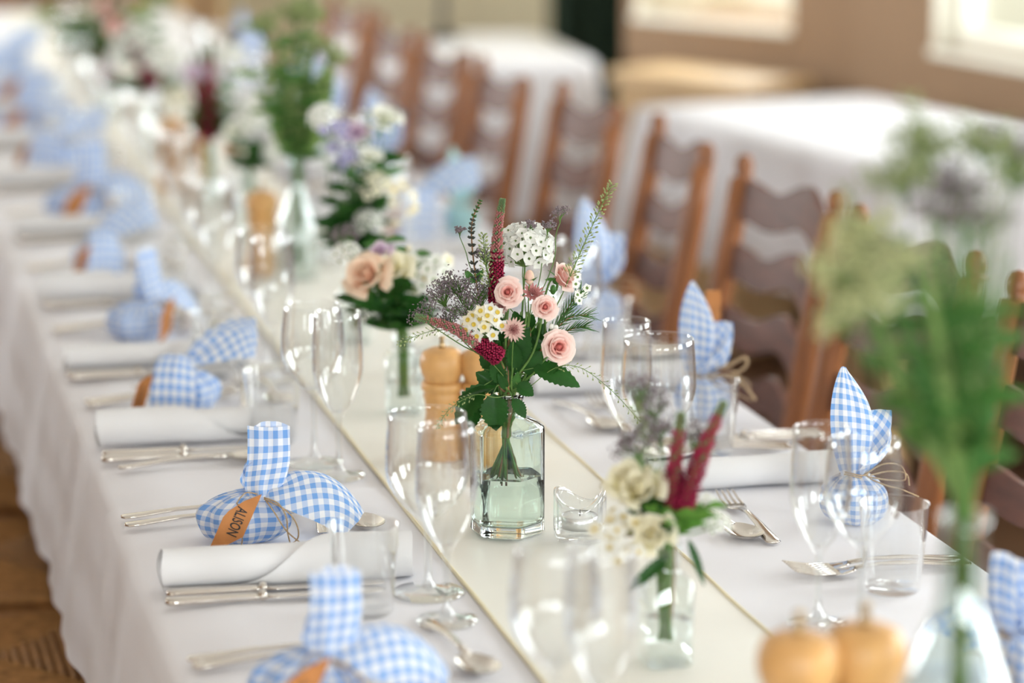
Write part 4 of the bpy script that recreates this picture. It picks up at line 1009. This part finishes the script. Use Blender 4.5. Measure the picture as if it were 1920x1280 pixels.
# leafy rose stems: the dark serrated leaves round the neck and in the middle
lv = [(925, 738, -.022, 930, 808, 52, .1, (-.1, -1, .3)), (908, 722, -.02, 850, 792, 46, .15, (-.4, -1, .4)), (1000, 690, -.018, 1090, 712, 46, .25, (0, -.8, .9)), (962, 748, -.02, 986, 782, 26, .1, (.5, -1, .3)),
      (985, 700, -.01, 1012, 660, 40, .1, (.2, -1, .5)), (905, 690, -.015, 935, 640, 34, .1, (-.2, -1, .4)), (960, 700, -.012, 990, 620, 42, .05, (.1, -1, .2)), (930, 700, -.005, 905, 655, 34, .1, (-.4, -1, .4)), (955, 690, .008, 940, 600, 46, .0, (0, -1, .2)), (990, 690, .01, 1020, 610, 44, .1, (.2, -1, .3)),
      (970, 720, -.018, 1000, 740, 30, .1, (.2, -1, .6)), (940, 730, .012, 895, 700, 40, .2, (-.3, -1, .4)), (930, 725, -.022, 858, 735, 20, .2, (-.1, -.5, 1)), (950, 640, 0, 925, 590, 36, .0, (0, -1, .3)), (975, 640, .004, 1000, 590, 36, .0, (0, -1, .3)), (900, 745, -.012, 880, 808, 30, .05, (-.5, -1, .1)),
      (940, 720, -.016, 925, 670, 30, 0, (0, -1, .2)), (968, 690, -.016, 960, 640, 30, 0, (0, -1, .2)), (985, 660, .012, 965, 585, 44, 0, (0, -1, .2)), (1008, 700, -.008, 1055, 680, 34, .1, (0, -.8, .9))]
for k in range(0, len(lv), 4):
    s = Stem('rose_foliage', ['rose stem with broad dark serrated leaves hanging over the bottle shoulder', 'rose stem with upright dark leaves filling the middle of the bouquet', 'rose stem with dark leaves tucked under the lowest pink rose', 'rose stem with narrow dark leaves leaning over the beech mill', 'rose stem with small dark leaves among the crossing stems'][k // 4], 'foliage', hpath([(945 + 5 * (k // 4), 730, -.005), (940 + 8 * (k // 4), 690, 0), (945 + 6 * (k // 4), 630, .0)]), .0013, M['stem'], GRP)
    for (x0, y0, d, x1, y1, w, cu, nn) in lv[k:k + 4]:
        a, e = hp(x0, y0, d), hp(x1, y1, d - .006); nv = RT * nn[0] + HF * nn[1] + V(0, 0, nn[2])
        b = MB(); b.tube([s.at(.75).lerp(a, .2), a], .0006, 5); 
        leaf(s, a, e - a, nv, (e - a).length * 1.03, w * px2, M['leafd'], cu, .10)
        s.part(b, 'leaf_stalk', M['stem'])
for k in range(9):
    px = 915 + 13 * k; s = Stem('bare_stem', 'plain green cut stem crossing the bottle neck', 'foliage', hpath([(935 + 6 * k, 720, srnd.uniform(-.015, .015)), (px, 640, srnd.uniform(-.02, .02)), (px + srnd.uniform(-15, 15), 585, srnd.uniform(-.02, .02))]), .0019, M['stem'] if k % 3 else M['stemr'], GRP, .0010)
    for j in range(2):
        f = .55 + .25 * j; leaf(s, s.at(f), V(srnd.uniform(-1, 1), srnd.uniform(-.6, .3), .8), -HF + V(0, 0, .4), .022, .010, M['leafm'] if k % 2 else M['leafd'], .1)
# ================================================================== other bottles and bouquets
def square_bottle(label, loc, rz, w, hb, hn, rn, m, wat=None, name='glass_bottle'):
    t = empty(name, loc, rz, label, 'bottle')
    n = 48
    def ring(r, z, k):
        out = []
        for i in range(n):
            a = 2 * pi * i / n; c_, s_ = cos(a), sin(a); sq = r / max(abs(c_), abs(s_)); sq = min(sq, r * 1.26); rr = sq * (1 - k) + r * k; out.append(V(rr * c_, rr * s_, z))
        return out
    prof = [(w * .46, 0, 0), (w * .5, .002, 0), (w * .5, hb * .5, 0), (w * .5, hb * .93, 0), (w * .44, hb * .985, .2), (rn * 1.1, hb * 1.04, .8), (rn, hb * 1.07, 1), (rn, hn - .008, 1), (rn * 1.18, hn - .006, 1), (rn * 1.18, hn, 1)]
    b = MB(); vs_ = []; [vs_.extend(ring(*p)) for p in prof]
    b.add(vs_, [(j * n + i, j * n + (i + 1) % n, (j + 1) * n + (i + 1) % n, (j + 1) * n + i) for j in range(len(prof) - 1) for i in range(n)] + [tuple(range(n - 1, -1, -1))]); b.build('bottle_glass', m, t)
    b = MB(); vs_ = ring(w * .45, .004, 0) + ring(w * .45, hb * .5, 0); b.add(vs_, [(i, (i + 1) % n, n + (i + 1) % n, n + i) for i in range(n)] + [tuple(range(n - 1, -1, -1)), tuple(n + i for i in range(n))]); b.build('water', M['glass'], t)
    return t
def round_vase(label, loc, prof, m):
    t = empty('glass_vase', loc, 0, label, 'vase')
    b = MB(); b.lathe(prof, 40); b.build('vase_glass', m, t); return t
FR = random.Random(77)
def bpath(base, nk, tip, bend=0.0):
    d = (tip - nk); m = nk + d * .5 + V(FR.uniform(-1, 1), FR.uniform(-1, 1), .3) * d.length * bend
    return smooth_path([base + V(FR.uniform(-.006, .006), FR.uniform(-.006, .006), .02), nk + V(FR.uniform(-.006, .006), FR.uniform(-.006, .006), 0), m, tip], 4)
def flower(kind, where, base, nk, tip, r, seed, group, col=None):
    pth = bpath(base, nk, tip, .06); d = (tip - nk).normalized()
    if kind == 'rose':
        nm = {'pink': 'pale pink', 'cream': 'cream', 'peach': 'peach', 'white': 'white', 'lilac': 'lilac'}[col]
        s = Stem('rose', '%s rose %s' % (nm, where), 'flower', pth, .0014, M['stem'], group); rose_bloom(s, tip, (d - HF * .8).normalized(), r, M[col], M[col if col != 'pink' else 'pinkin'], 9, seed, 1.0, True)
        for j in range(3): leaf(s, s.at(.55 + .12 * j), V(FR.uniform(-1, 1), FR.uniform(-.8, .4), .3), -HF + V(0, 0, .6), r * 1.5, r * .85, M['leafd'], .2)
    elif kind == 'spike':
        s = Stem('speedwell_spike', 'burgundy speedwell spike %s' % where, 'flower', pth, .0013, M['stem'], group); a = pth[-1]; k = (nk - a).normalized(); L = r * 11
        spike(s, [a + k * L, a + k * L * .5 + V(0, 0, .002), a], r * 1.1, M['burg'], M['burg'] if col == 'deep' else M['dusty'], M['greytip'], seed, .45, .8, 34)
    elif kind == 'statice':
        s = Stem('statice', 'grey-lavender statice sprig %s' % where, 'flower', pth, .0009, M['stem'], group); sprig(s, tip, d, r, 26, M['statice'], seed, r * .05)
    elif kind == 'blue':
        s = Stem('delphinium', 'blue-violet delphinium spray %s' % where, 'flower', pth, .0012, M['stem'], group); r_ = random.Random(seed)
        for k in range(9): floret_part(s, tip + V(r_.gauss(0, .5), r_.gauss(0, .5), r_.uniform(-1, 1)) * r, V(r_.gauss(0, .6), -1, r_.gauss(.3, .5)), r * .45, M['blue'], M['white'], 'floret', .5, .2)
    elif kind == 'wax':
        s = Stem('waxflower', 'cream waxflower sprig with mustard centres %s' % where, 'flower', pth, .0011, M['stemr'], group); r_ = random.Random(seed)
        for k in range(12):
            o = V(r_.gauss(0, .55), r_.gauss(0, .55), r_.gauss(0, .5)) * r; floret_part(s, tip + o, (o.normalized() - HF * .8 + V(0, 0, .4)).normalized(), r * .38, M['cream'] if k % 2 else M['white'], M['yellow'], 'floret', .4, .12, r_.uniform(0, 6))
    elif kind == 'cluster':
        s = Stem('white_cluster', 'cluster of small white florets %s' % where, 'flower', pth, .0014, M['stem'], group)
        for k in range(22):
            z = 1 - (k + .5) / 22 * 1.3; a = k * 2.39996; rr = sqrt(max(0, 1 - z * z)); o = V(rr * cos(a), rr * sin(a), z); floret_part(s, tip + o * r, o, r * .36, M[col or 'white'], M['leafl'], 'floret', .58, .18, a)
    elif kind == 'leafy':
        s = Stem('leafy_stem', 'leafy green stem %s' % where, 'foliage', pth, .0014, M['stem'], group); nL = 11
        for j in range(nL):
            f = .42 + .56 * j / nL; a = j * 2.4; leaf(s, s.at(f), V(cos(a), sin(a), .45), V(0, 0, 1) - HF * .7, r * FR.uniform(.8, 1.2), r * .45, M[col or 'leafm'], .3, .1, .2, 10)
    elif kind == 'pods':
        s = Stem('pepper_grass', 'pale green pepper-grass spray %s' % where, 'foliage', pth, .0009, M['leafl'], group); n0 = len(pth); pods(s, [s.at(.5), s.at(.75), tip], 70, r * .5, r * .10, M['pod'], seed)
    elif kind == 'grass':
        s = Stem('grass_blade', 'long narrow green blade %s' % where, 'foliage', pth, .0010, M['leafm'], group)
        leaf(s, s.at(.35), (tip - s.at(.35)), -HF, (tip - s.at(.35)).length, r, M[col or 'leafm'], .05, 0, .2)
    elif kind == 'fluff':
        s = Stem('cow_parsley', 'frothy %s cow-parsley head %s' % ('cream-green' if col == 'podc' else 'pale green', where), 'foliage', pth, .0012, M['stem'], group); sprig(s, tip, d, r, 34, M['pod'] if col is None else M[col], seed, r * .055)
    return s
def bouquet(where, base, neck_h, items, o=None):
    nk = base + V(0, 0, neck_h); g = 'stems ' + where
    for i, it in enumerate(items):
        kind, px, py, d, r = it[:5]; flower(kind, where, base, nk, BP(px, py, base, d), r, i + 1, g, it[5] if len(it) > 5 else None)
def filler(cx, cy, rx, ry, n, kinds, r, seed, dd=.03):
    r_ = random.Random(seed); out = []
    for k in range(n):
        a = r_.uniform(0, 6.28); q_ = sqrt(r_.random()); kd = kinds[k % len(kinds)]
        out.append((kd[0], cx + rx * q_ * cos(a), cy + ry * q_ * sin(a), r_.uniform(-dd, dd), r * r_.uniform(.8, 1.2)) + tuple(kd[1:]))
    return out

# small clear bottle in front
b1 = P(1247, 1240, ZR)
square_bottle('small clear square bottle with two burgundy spikes in the foreground', b1, -YAW + .25, .044, .082, .112, .0125, M['bottle2'])
bouquet('in the small clear foreground bottle', b1, .112, [
    ('spike', 1277, 775, .0, .0095, 'deep'), ('spike', 1357, 755, -.005, .0095, 'deep'),
    ('rose', 1225, 1000, -.02, .020, 'cream'), ('rose', 1205, 925, .005, .024, 'cream'), ('rose', 1180, 905, .015, .022, 'cream'), ('wax', 1172, 1005, -.02, .022), ('wax', 1178, 985, -.01, .026), ('cluster', 1345, 985, .01, .012), ('cluster', 1320, 950, .02, .012),
    ('statice', 1205, 880, .01, .034), ('statice', 1240, 850, .02, .034), ('statice', 1300, 860, .02, .03), ('statice', 1230, 800, .03, .03), ('statice', 1205, 770, .03, .03), ('pods', 1190, 760, .02, .02),
    ('leafy', 1270, 960, -.02, .026, 'leafb'), ('leafy', 1300, 965, -.01, .026, 'leafb'), ('leafy', 1250, 985, 0, .024, 'leafb'), ('leafy', 1330, 945, 0, .024, 'leafb'), ('leafy', 1230, 960, .01, .026)])
s = Stem('leafy_stem', 'stem with long narrow leaves drooping over the small foreground bottle', 'foliage', smooth_path([b1 + V(0, 0, .03), b1 + V(0, 0, .115), BP(1270, 1015, b1, 0)], 4), .0012, M['stem'])
leaf(s, BP(1255, 1040, b1, -.01), BP(1185, 1100, b1, -.02) - BP(1255, 1040, b1, -.01), -HF + V(0, 0, .5), .05, .012, M['leafd'], .1); leaf(s, BP(1290, 1010, b1, -.01), BP(1318, 1085, b1, -.02) - BP(1290, 1010, b1, -.01), -HF + RT * .6, .045, .009, M['leafd'], .05)

# tall vase at the corner, close to the camera
b2 = P(1785, 1650, ZR)
hn = (BP(1785, 962, b2) - b2).z
round_vase('tall clear glass vase with narrow neck holding the tall foreground greenery', b2, [(0, 0), (.045, 0), (.05, .004), (.052, hn * .38), (.047, hn * .52), (.030, hn * .66), (.0185, hn * .76), (.0165, hn * .96), (.0185, hn), (.0165, hn * .985), (.0150, hn * .95), (.0165, hn * .77), (.028, hn * .66), (.044, hn * .52), (.049, hn * .36), (.047, .012), (0, .01)], M['bottle2'])
it = [('grass', 1700, 420, 0, .010), ('grass', 1760, 380, .02, .010), ('grass', 1810, 350, -.02, .010), ('grass', 1860, 420, .0, .010), ('grass', 1900, 470, .02, .009), ('grass', 1680, 560, -.02, .010), ('grass', 1900, 640, -.01, .009), ('grass', 1640, 620, .01, .009), ('grass', 1735, 470, -.03, .01, 'leafl'), ('grass', 1835, 470, .03, .01, 'leafl'),
      ('fluff', 1640, 500, .0, .040, 'podc'), ('fluff', 1690, 560, -.02, .040, 'podc'), ('fluff', 1625, 600, .02, .034, 'podc'), ('fluff', 1600, 560, -.01, .036, 'podc'), ('fluff', 1660, 620, -.03, .036, 'podc'), ('fluff', 1700, 400, .01, .040), ('fluff', 1740, 330, .02, .038), ('fluff', 1600, 640, 0, .028, 'podc'), ('fluff', 1900, 380, .02, .036), ('fluff', 1845, 330, -.02, .034),
      ('statice', 1800, 420, .0, .04), ('statice', 1830, 480, .02, .036), ('statice', 1770, 450, -.02, .036), ('statice', 1890, 330, 0, .036), ('pods', 1710, 180, 0, .028), ('pods', 1810, 215, .02, .024), ('pods', 1890, 230, -.02, .024), ('pods', 1585, 350, .01, .022), ('leafy', 1650, 470, .02, .036, 'leafl'), ('leafy', 1720, 560, 0, .036), ('leafy', 1600, 540, 0, .032), ('leafy', 1870, 560, .01, .034), ('leafy', 1800, 560, -.01, .034), ('leafy', 1760, 640, .0, .034), ('leafy', 1660, 640, .01, .03, 'leafl'), ('leafy', 1620, 420, .01, .03), ('grass', 1590, 470, .0, .009, 'leafl'), ('grass', 1780, 520, .0, .010), ('grass', 1820, 600, -.02, .010), ('grass', 1740, 600, -.02, .010)]
bouquet('in the tall foreground vase', b2, hn, it)

# bottle behind the green one
b3 = P(757, 772, ZR)
square_bottle('square pale bottle with peach rose and glossy leaves behind the mills', b3, -YAW + .1, .046, .075, .10, .013, M['bottle2'])
bouquet('in the square bottle behind the mills', b3, .10, [('rose', 693, 522, -.02, .034, 'peach'), ('rose', 735, 512, -.01, .028, 'cream'), ('rose', 715, 475, 0, .016, 'lilac'), ('cluster', 810, 520, .0, .026), ('cluster', 690, 590, -.02, .014), ('wax', 790, 500, .02, .03), ('leafy', 700, 590, -.02, .042, 'leafd'), ('leafy', 745, 590, -.01, .042, 'leafd'), ('leafy', 775, 560, 0, .04, 'leafd'), ('leafy', 665, 560, 0, .036, 'leafd'), ('leafy', 720, 440, .01, .036), ('leafy', 770, 470, .02, .036), ('leafy', 715, 610, -.02, .036), ('statice', 660, 470, .01, .03), ('cluster', 650, 480, .01, .018)])
b4 = P(668, 640, ZR)
square_bottle('slim clear bottle with dark leaves and blue-violet sprays in the second row', b4, -YAW - .2, .045, .08, .12, .013, M['bottle2'])
bouquet('in the slim bottle beyond the peach rose', b4, .12, [('blue', 628, 262, 0, .022), ('blue', 640, 300, .01, .018), ('rose', 718, 228, 0, .024, 'white'), ('rose', 668, 255, .01, .020, 'lilac'), ('cluster', 608, 225, .02, .022), ('leafy', 650, 340, -.01, .046, 'leafd'), ('leafy', 680, 380, 0, .046, 'leafd'), ('leafy', 640, 420, -.01, .044, 'leafd'), ('leafy', 700, 320, .01, .044), ('leafy', 735, 290, .02, .04), ('leafy', 660, 460, -.02, .04, 'leafd'), ('cluster', 705, 355, -.01, .024, 'cream'), ('wax', 735, 365, 0, .03), ('cluster', 690, 420, -.02, .02), ('rose', 690, 300, -.01, .018, 'white'), ('statice', 735, 240, .02, .03), ('pods', 690, 210, 0, .02), ('leafy', 640, 370, .01, .044, 'leafd'), ('leafy', 665, 300, .0, .04)])
b5 = P(560, 520, ZR)
round_vase('tall narrow vase of feathery greenery further along the runner', b5, [(0, 0), (.034, 0), (.036, .01), (.036, .09), (.016, .13), (.015, .19), (.017, .195), (.015, .19), (.014, .13), (.033, .088), (.032, .012), (0, .01)], M['bottle2'])
bouquet('in the tall narrow vase of feathery greenery', b5, .19, filler(555, 135, 85, 85, 26, [('fluff',), ('leafy', 'leafm'), ('grass', 'leafl'), ('pods',), ('leafy', 'leafl')], .040, 5, .06) + [('grass', 520, 60, 0, .012), ('grass', 590, 50, 0, .012), ('leafy', 560, 250, 0, .04), ('leafy', 575, 300, 0, .04)])
b6 = P(470, 445, ZR)
square_bottle('short bottle of white flowers beside the single mill', b6, .2, .045, .08, .11, .013, M['bottle2'])
bouquet('in the short bottle beside the single mill', b6, .11, [('cluster', 490, 205, 0, .030), ('cluster', 530, 240, .01, .028), ('rose', 445, 250, 0, .026, 'white'), ('cluster', 470, 235, 0, .026), ('leafy', 465, 300, -.01, .036, 'leafd'), ('leafy', 480, 310, 0, .036, 'leafd'), ('rose', 440, 280, .01, .02, 'peach'), ('statice', 520, 190, .02, .03), ('cluster', 520, 290, 0, .024)])
b7 = P(395, 385, ZR)
square_bottle('dark-leaved bottle with burgundy spikes further along the runner', b7, .1, .045, .08, .115, .013, M['bottle2'])
bouquet('in the bottle beyond the paired mills', b7, .115, [('spike', 395, 85, 0, .014, 'deep'), ('spike', 360, 105, .01, .014, 'deep'), ('spike', 378, 100, .02, .013, 'deep'), ('cluster', 365, 140, -.02, .020, 'lilac'), ('leafy', 395, 190, -.01, .044, 'leafd'), ('leafy', 400, 225, 0, .044, 'leafd'), ('leafy', 415, 150, .01, .044), ('leafy', 380, 215, .01, .04, 'leafd'), ('cluster', 430, 110, .01, .026), ('cluster', 335, 190, .01, .024, 'cream'), ('statice', 435, 90, .02, .034), ('cluster', 310, 120, .02, .026)])
b8 = P(300, 290, ZR)
square_bottle('bottle of white and pink flowers well down the long table', b8, .3, .05, .08, .115, .013, M['bottle2'])
bouquet('in the bottle well down the long table', b8, .115, [('cluster', 250, 75, 0, .040), ('cluster', 235, 110, .02, .034), ('cluster', 290, 105, 0, .034), ('cluster', 310, 115, .02, .032), ('spike', 220, 20, 0, .017, 'deep'), ('leafy', 222, 150, 0, .05, 'leafd'), ('leafy', 235, 165, 0, .05, 'leafd'), ('leafy', 270, 40, .02, .05), ('rose', 225, 55, 0, .03, 'pink'), ('leafy', 270, 170, 0, .05)])
b9 = P(205, 215, ZR)
square_bottle('bottle of leafy greenery near the far end of the long table', b9, .3, .05, .08, .12, .013, M['bottle2'])
bouquet('in the bottle near the far end', b9, .12, filler(150, 55, 50, 45, 10, [('leafy', 'leafm'), ('leafy', 'leafd'), ('fluff',), ('grass', 'leafm')], .055, 9, .06) + filler(270, 20, 25, 30, 6, [('leafy', 'leafl'), ('fluff',)], .055, 10, .06) + [('spike', 205, -20, 0, .02, 'deep'), ('rose', 200, 20, 0, .032, 'pink')])

# ================================================================== mills, candle holders
for (px, py, lab) in ((830, 857, 'turned beech mill with round head just behind the green bottle'), (905, 858, 'turned beech mill half hidden behind the green bottle'), (1490, 1560, 'beech mill in the foreground, next to the tall vase, the paler of the two'), (1612, 1540, 'beech mill in the foreground standing against the tall vase'),
                      (493, 512, 'single beech mill beside the short bottle of white flowers'), (322, 352, 'beech mill of the far pair, on the aisle side'), (372, 358, 'beech mill of the far pair, under the burgundy spikes')):
    put(mill_t, P(px, py, ZR), random.uniform(0, 6), lab, 'pepper mill', s=1.22 if py > 1400 else 1.0)
for i, (px, py, rz) in enumerate(((1087, 1010, -YAW), (800, 700, .4), (610, 500, 1.0), (450, 370, 2.0))):
    p = P(px, py, ZR)
    put(holder_t, p, rz, ['wavy-rimmed clear glass tealight holder beside the green bottle', 'wavy-rimmed clear tealight holder behind the beech mills', 'wavy-rimmed clear tealight holder near the tall narrow vase', 'wavy-rimmed clear tealight holder near the burgundy spikes'][i], 'candle holder')
    put(candle_t, p + V(0, 0, .0128), rz, ['white tealight inside the wavy glass holder by the green bottle', 'white tealight in the holder behind the beech mills', 'white tealight in the holder near the tall narrow vase', 'white tealight in the holder near the burgundy spikes'][i], 'candle')

# ================================================================== favour bags
bagA = bag_a('x', M['gingham'], 'ALISON'); bagA2 = bag_a('x', M['gingham'], None, 3); bagB = bag_b('x', M['gingham']); bagC = bag_c('x', M['gingham'], 4); bagT = bag_b('x', M['teal'])
ZI = ZC + .0006
B1, B2, B3_, B4_, B5_ = P(600, 1328, ZI), P(480, 1012, ZI), P(355, 772, ZI), P(270, 632, ZI), P(195, 515, ZI)
put(bagA, B2, -YAW, 'blue gingham favour bag with a kraft tag lettered ALISON', 'gift bag')
put(bagA2, B1, -YAW + .05, 'blue gingham favour bag in the foreground, in front of the ALISON bag', 'gift bag')
put(bagC, B3_, -YAW, 'blue gingham favour bag with one corner hanging in front, behind the ALISON bag', 'gift bag')
put(bagA2, B4_, -YAW + 1.0, 'blue gingham favour bag with its tag across the front, third along from the ALISON bag', 'gift bag')
put(bagC, B5_, -YAW + .5, 'blue gingham favour bag with dark shaded side, fourth along from the ALISON bag', 'gift bag')
LB = [B1, B2, B3_, B4_, B5_]
rb = random.Random(12)
for k in range(5):
    p = V(.450 + rb.uniform(-.02, .02), B5_.y + .55 * (k + 1), ZI); LB.append(p)
    put((bagA2, bagC, bagA2)[k % 3], p, -YAW + rb.uniform(-.3, .5), 'blue gingham favour bag with brown tag in the far aisle-side row', 'gift bag', 'favour bags down the aisle side', s=1.12)
RB1, RB2, RB3 = P(1915, 1300, ZI), P(1603, 978, ZI), P(1318, 782, ZI)
put(bagB, RB2, -YAW, 'blue gingham favour bag with pointed corners standing up behind the wine glasses', 'gift bag')
put(bagA2, RB1, -YAW + 2.2, 'blue gingham favour bag partly cut off beside the tall foreground vase', 'gift bag')
o3 = put(bagB, RB3, -YAW - .5, 'blue gingham favour bag with a large looped twine bow at the table edge', 'gift bag')
Rq = Matrix.Rotation(.5, 3, 'Z')
twine(o3, [Rq @ q(*c_) for c_ in ((0, 100, -10), (50, 120, -20), (88, 138, -20), (90, 118, -20), (60, 100, -20), (20, 98, -15))], .0022, 'twine_loop')
twine(o3, [Rq @ q(*c_) for c_ in ((40, 98, -20), (72, 92, -24), (96, 66, -24), (112, 44, -24))], .0022, 'twine_end')
tb_ = MB(); tb_.box((.002, .012, .075), (.021, .0135, .158), Rq.to_4x4()); tb_.build('name_tag', M['kraft'], o3, False)
RBs = [RB1, RB2, RB3]
for k in range(6):
    p = P(1118, 612, ZI) if k == 0 else P(795, 440, ZI) if k == 1 else V(1.04 + rb.uniform(-.01, .01), P(795, 440, ZI).y + .55 * (k - 1), ZI); RBs.append(p)
    if k == 1:
        put(bagT, P(862, 432, ZI), .2, 'pale teal checked favour bag among the blue ones on the window side', 'gift bag', s=.85)
    put((bagB, bagC, bagB)[k % 3], p, -YAW + rb.uniform(-.6, .6), 'blue gingham favour bag in the far window-side row', 'gift bag', 'favour bags down the window side', s=1.1)

# ================================================================== place settings
def L(i): return ['in the foreground', 'by the ALISON bag', 'by the hanging-corner bag', 'third from the ALISON bag', 'fourth from the ALISON bag'][i] if i < 5 else 'in the far aisle-side row'
def Rr(i): return ['beside the tall foreground vase', 'by the upright-cornered bag', 'by the twine-loop bag'][i] if i < 3 else 'in the far window-side row'
rz_n = radians(-1.5)
NP = {1: (303, 1108), 2: (182, 836), 3: (122, 697), 4: (77, 566), 0: None}
for i, p in enumerate(LB):
    g = {}
    far = i >= 5
    # napkin and knives lie on the camera side of each bag; forks behind it
    if i == 0: n0 = V(.318, B1.y - .13, ZI)
    elif i in NP: n0 = P(*NP[i], ZI)
    else: n0 = V(.318, p.y - .17, ZI)
    put(nap_t[[0, 0, 1, 2, 1][i] if i < 5 else i % 3], n0, rz_n + rb.uniform(-.02, .02), 'white rolled cloth napkin on the aisle side, ' + L(i), 'napkin', 'napkins down the aisle side')
    if i == 1: kn = [P(312, 1121, ZI), P(310, 1137, ZI)]
    elif i == 2: kn = [P(192, 858, ZI), P(190, 868, ZI)]
    else: kn = [n0 + V(-.002, -.037, 0), n0 + V(0, -.056, 0)]
    for k_ in kn: put(knife_t, k_, radians(-2 + rb.uniform(-1, 1)), 'steel dinner knife laid in front of the napkin, ' + L(i), 'knife', 'knives down the aisle side')
    if i == 1: fk = [P(227, 975, ZI), P(234, 990, ZI)]
    elif i == 0: fk = [P(352, 1243, ZI), P(362, 1256, ZI)]
    else: fk = [V(.312, p.y + .075, ZI), V(.314, p.y + .055, ZI)]
    for k_ in fk: put(fork_t, k_, radians(rb.uniform(-2, 3)), 'steel fork laid behind the favour bag, ' + L(i), 'fork', 'forks down the aisle side')
    d = p - B2
    sp = P(690, 990, ZI) + d
    if i == 0: sp = P(890, 1262, ZI)
    put(spoon_t, sp + V(-.01, .155, 0), radians(-88 + rb.uniform(-3, 3)), 'steel dessert spoon lying beyond the favour bag, ' + L(i), 'spoon', 'dessert spoons down the aisle side')
    put(fork_t, P(612, 1008, ZI) + d + V(0, .0, 0), radians(88 + rb.uniform(-3, 3)), 'steel dessert fork lying beyond the favour bag, ' + L(i), 'fork', 'dessert forks down the aisle side')
    if i == 2:
        a, e = P(222, 882, ZI), P(432, 868, ZI); put(spoon_t, a, math.atan2((e - a).y, (e - a).x), 'steel soup spoon lying beside the knives by the hanging-corner bag', 'spoon')
    gl = [(wine_t, P(803, 1112, ZI) + d), (flute_t, P(838, 1165, ZI) + d), (tumbler_t, P(683, 1148, ZI) + d)]
    if i == 1: gl[0] = (big_t, P(803, 1112, ZI))
    if i == 2: gl = [(wine_t, P(590, 868, ZI)), (flute_t, P(636, 893, ZI)), (tumbler_t, P(512, 828, ZI))]
    if i == 0: gl = [(wine_t, P(1040, 1440, ZI)), (flute_t, P(1125, 1452, ZI))]
    for tt, q_ in gl:
        nm = tt[0].name.split('.')[0].replace('_', ' ')
        put(tt, q_, rb.uniform(0, 6), 'clear empty %s on the aisle side, %s' % (nm, L(i)), 'glass', nm + ' row on the aisle side')
for i, p in enumerate(RBs):
    d = p - RB2; r0 = pi
    n0 = P(1500, 905, ZI) + d + V(.06, 0, 0)
    if i: put(nap_t[(0, 2, 1)[i % 3]], n0, pi + rb.uniform(-.03, .03), 'white rolled cloth napkin on the window side, ' + Rr(i), 'napkin', 'napkins down the window side')
    for yy in ((.0, .018) if i else ()): put(knife_t, P(1500, 824, ZI) + d + V(.03, yy, 0), pi + radians(rb.uniform(-1, 2)), 'steel dinner knife behind a window-side napkin, ' + Rr(i), 'knife', 'knives down the window side')
    for yy in (.0, .02): put(fork_t, P(1840, 1060, ZI) + d + V(-.012, yy, 0), pi + radians(rb.uniform(-2, 2)), 'steel fork before a window-side favour bag, ' + Rr(i), 'fork', 'forks down the window side')
    a, e = P(1452, 1024, ZI) + d, P(1372, 950, ZI) + d; put(fork_t, a, math.atan2((e - a).y, (e - a).x), 'window-side dessert fork crossing its spoon, ' + Rr(i), 'fork', 'dessert forks down the window side')
    a, e = P(1340, 978, ZI) + d, P(1404, 1016, ZI) + d; v_ = (e - a).normalized(); put(spoon_t, e - v_ * .17, math.atan2(v_.y, v_.x), 'window-side dessert spoon crossing its fork, ' + Rr(i), 'spoon', 'dessert spoons down the window side')
    if i == 0: continue
    gl = [(flute_t, P(1533, 1168, ZI) + d), (wine_t, P(1612, 1188, ZI) + d), (tumbler_t, P(1672, 1105, ZI) + d)]
    if i == 2: gl = [(flute_t, P(1172, 915, ZI)), (big_t, P(1232, 935, ZI)), (tumbler_t, P(1330, 850, ZI))]
    for tt, q_ in gl:
        nm = tt[0].name.split('.')[0].replace('_', ' ')
        put(tt, q_, rb.uniform(0, 6), 'clear empty %s on the window side, %s' % (nm, Rr(i)), 'glass', nm + ' row on the window side')
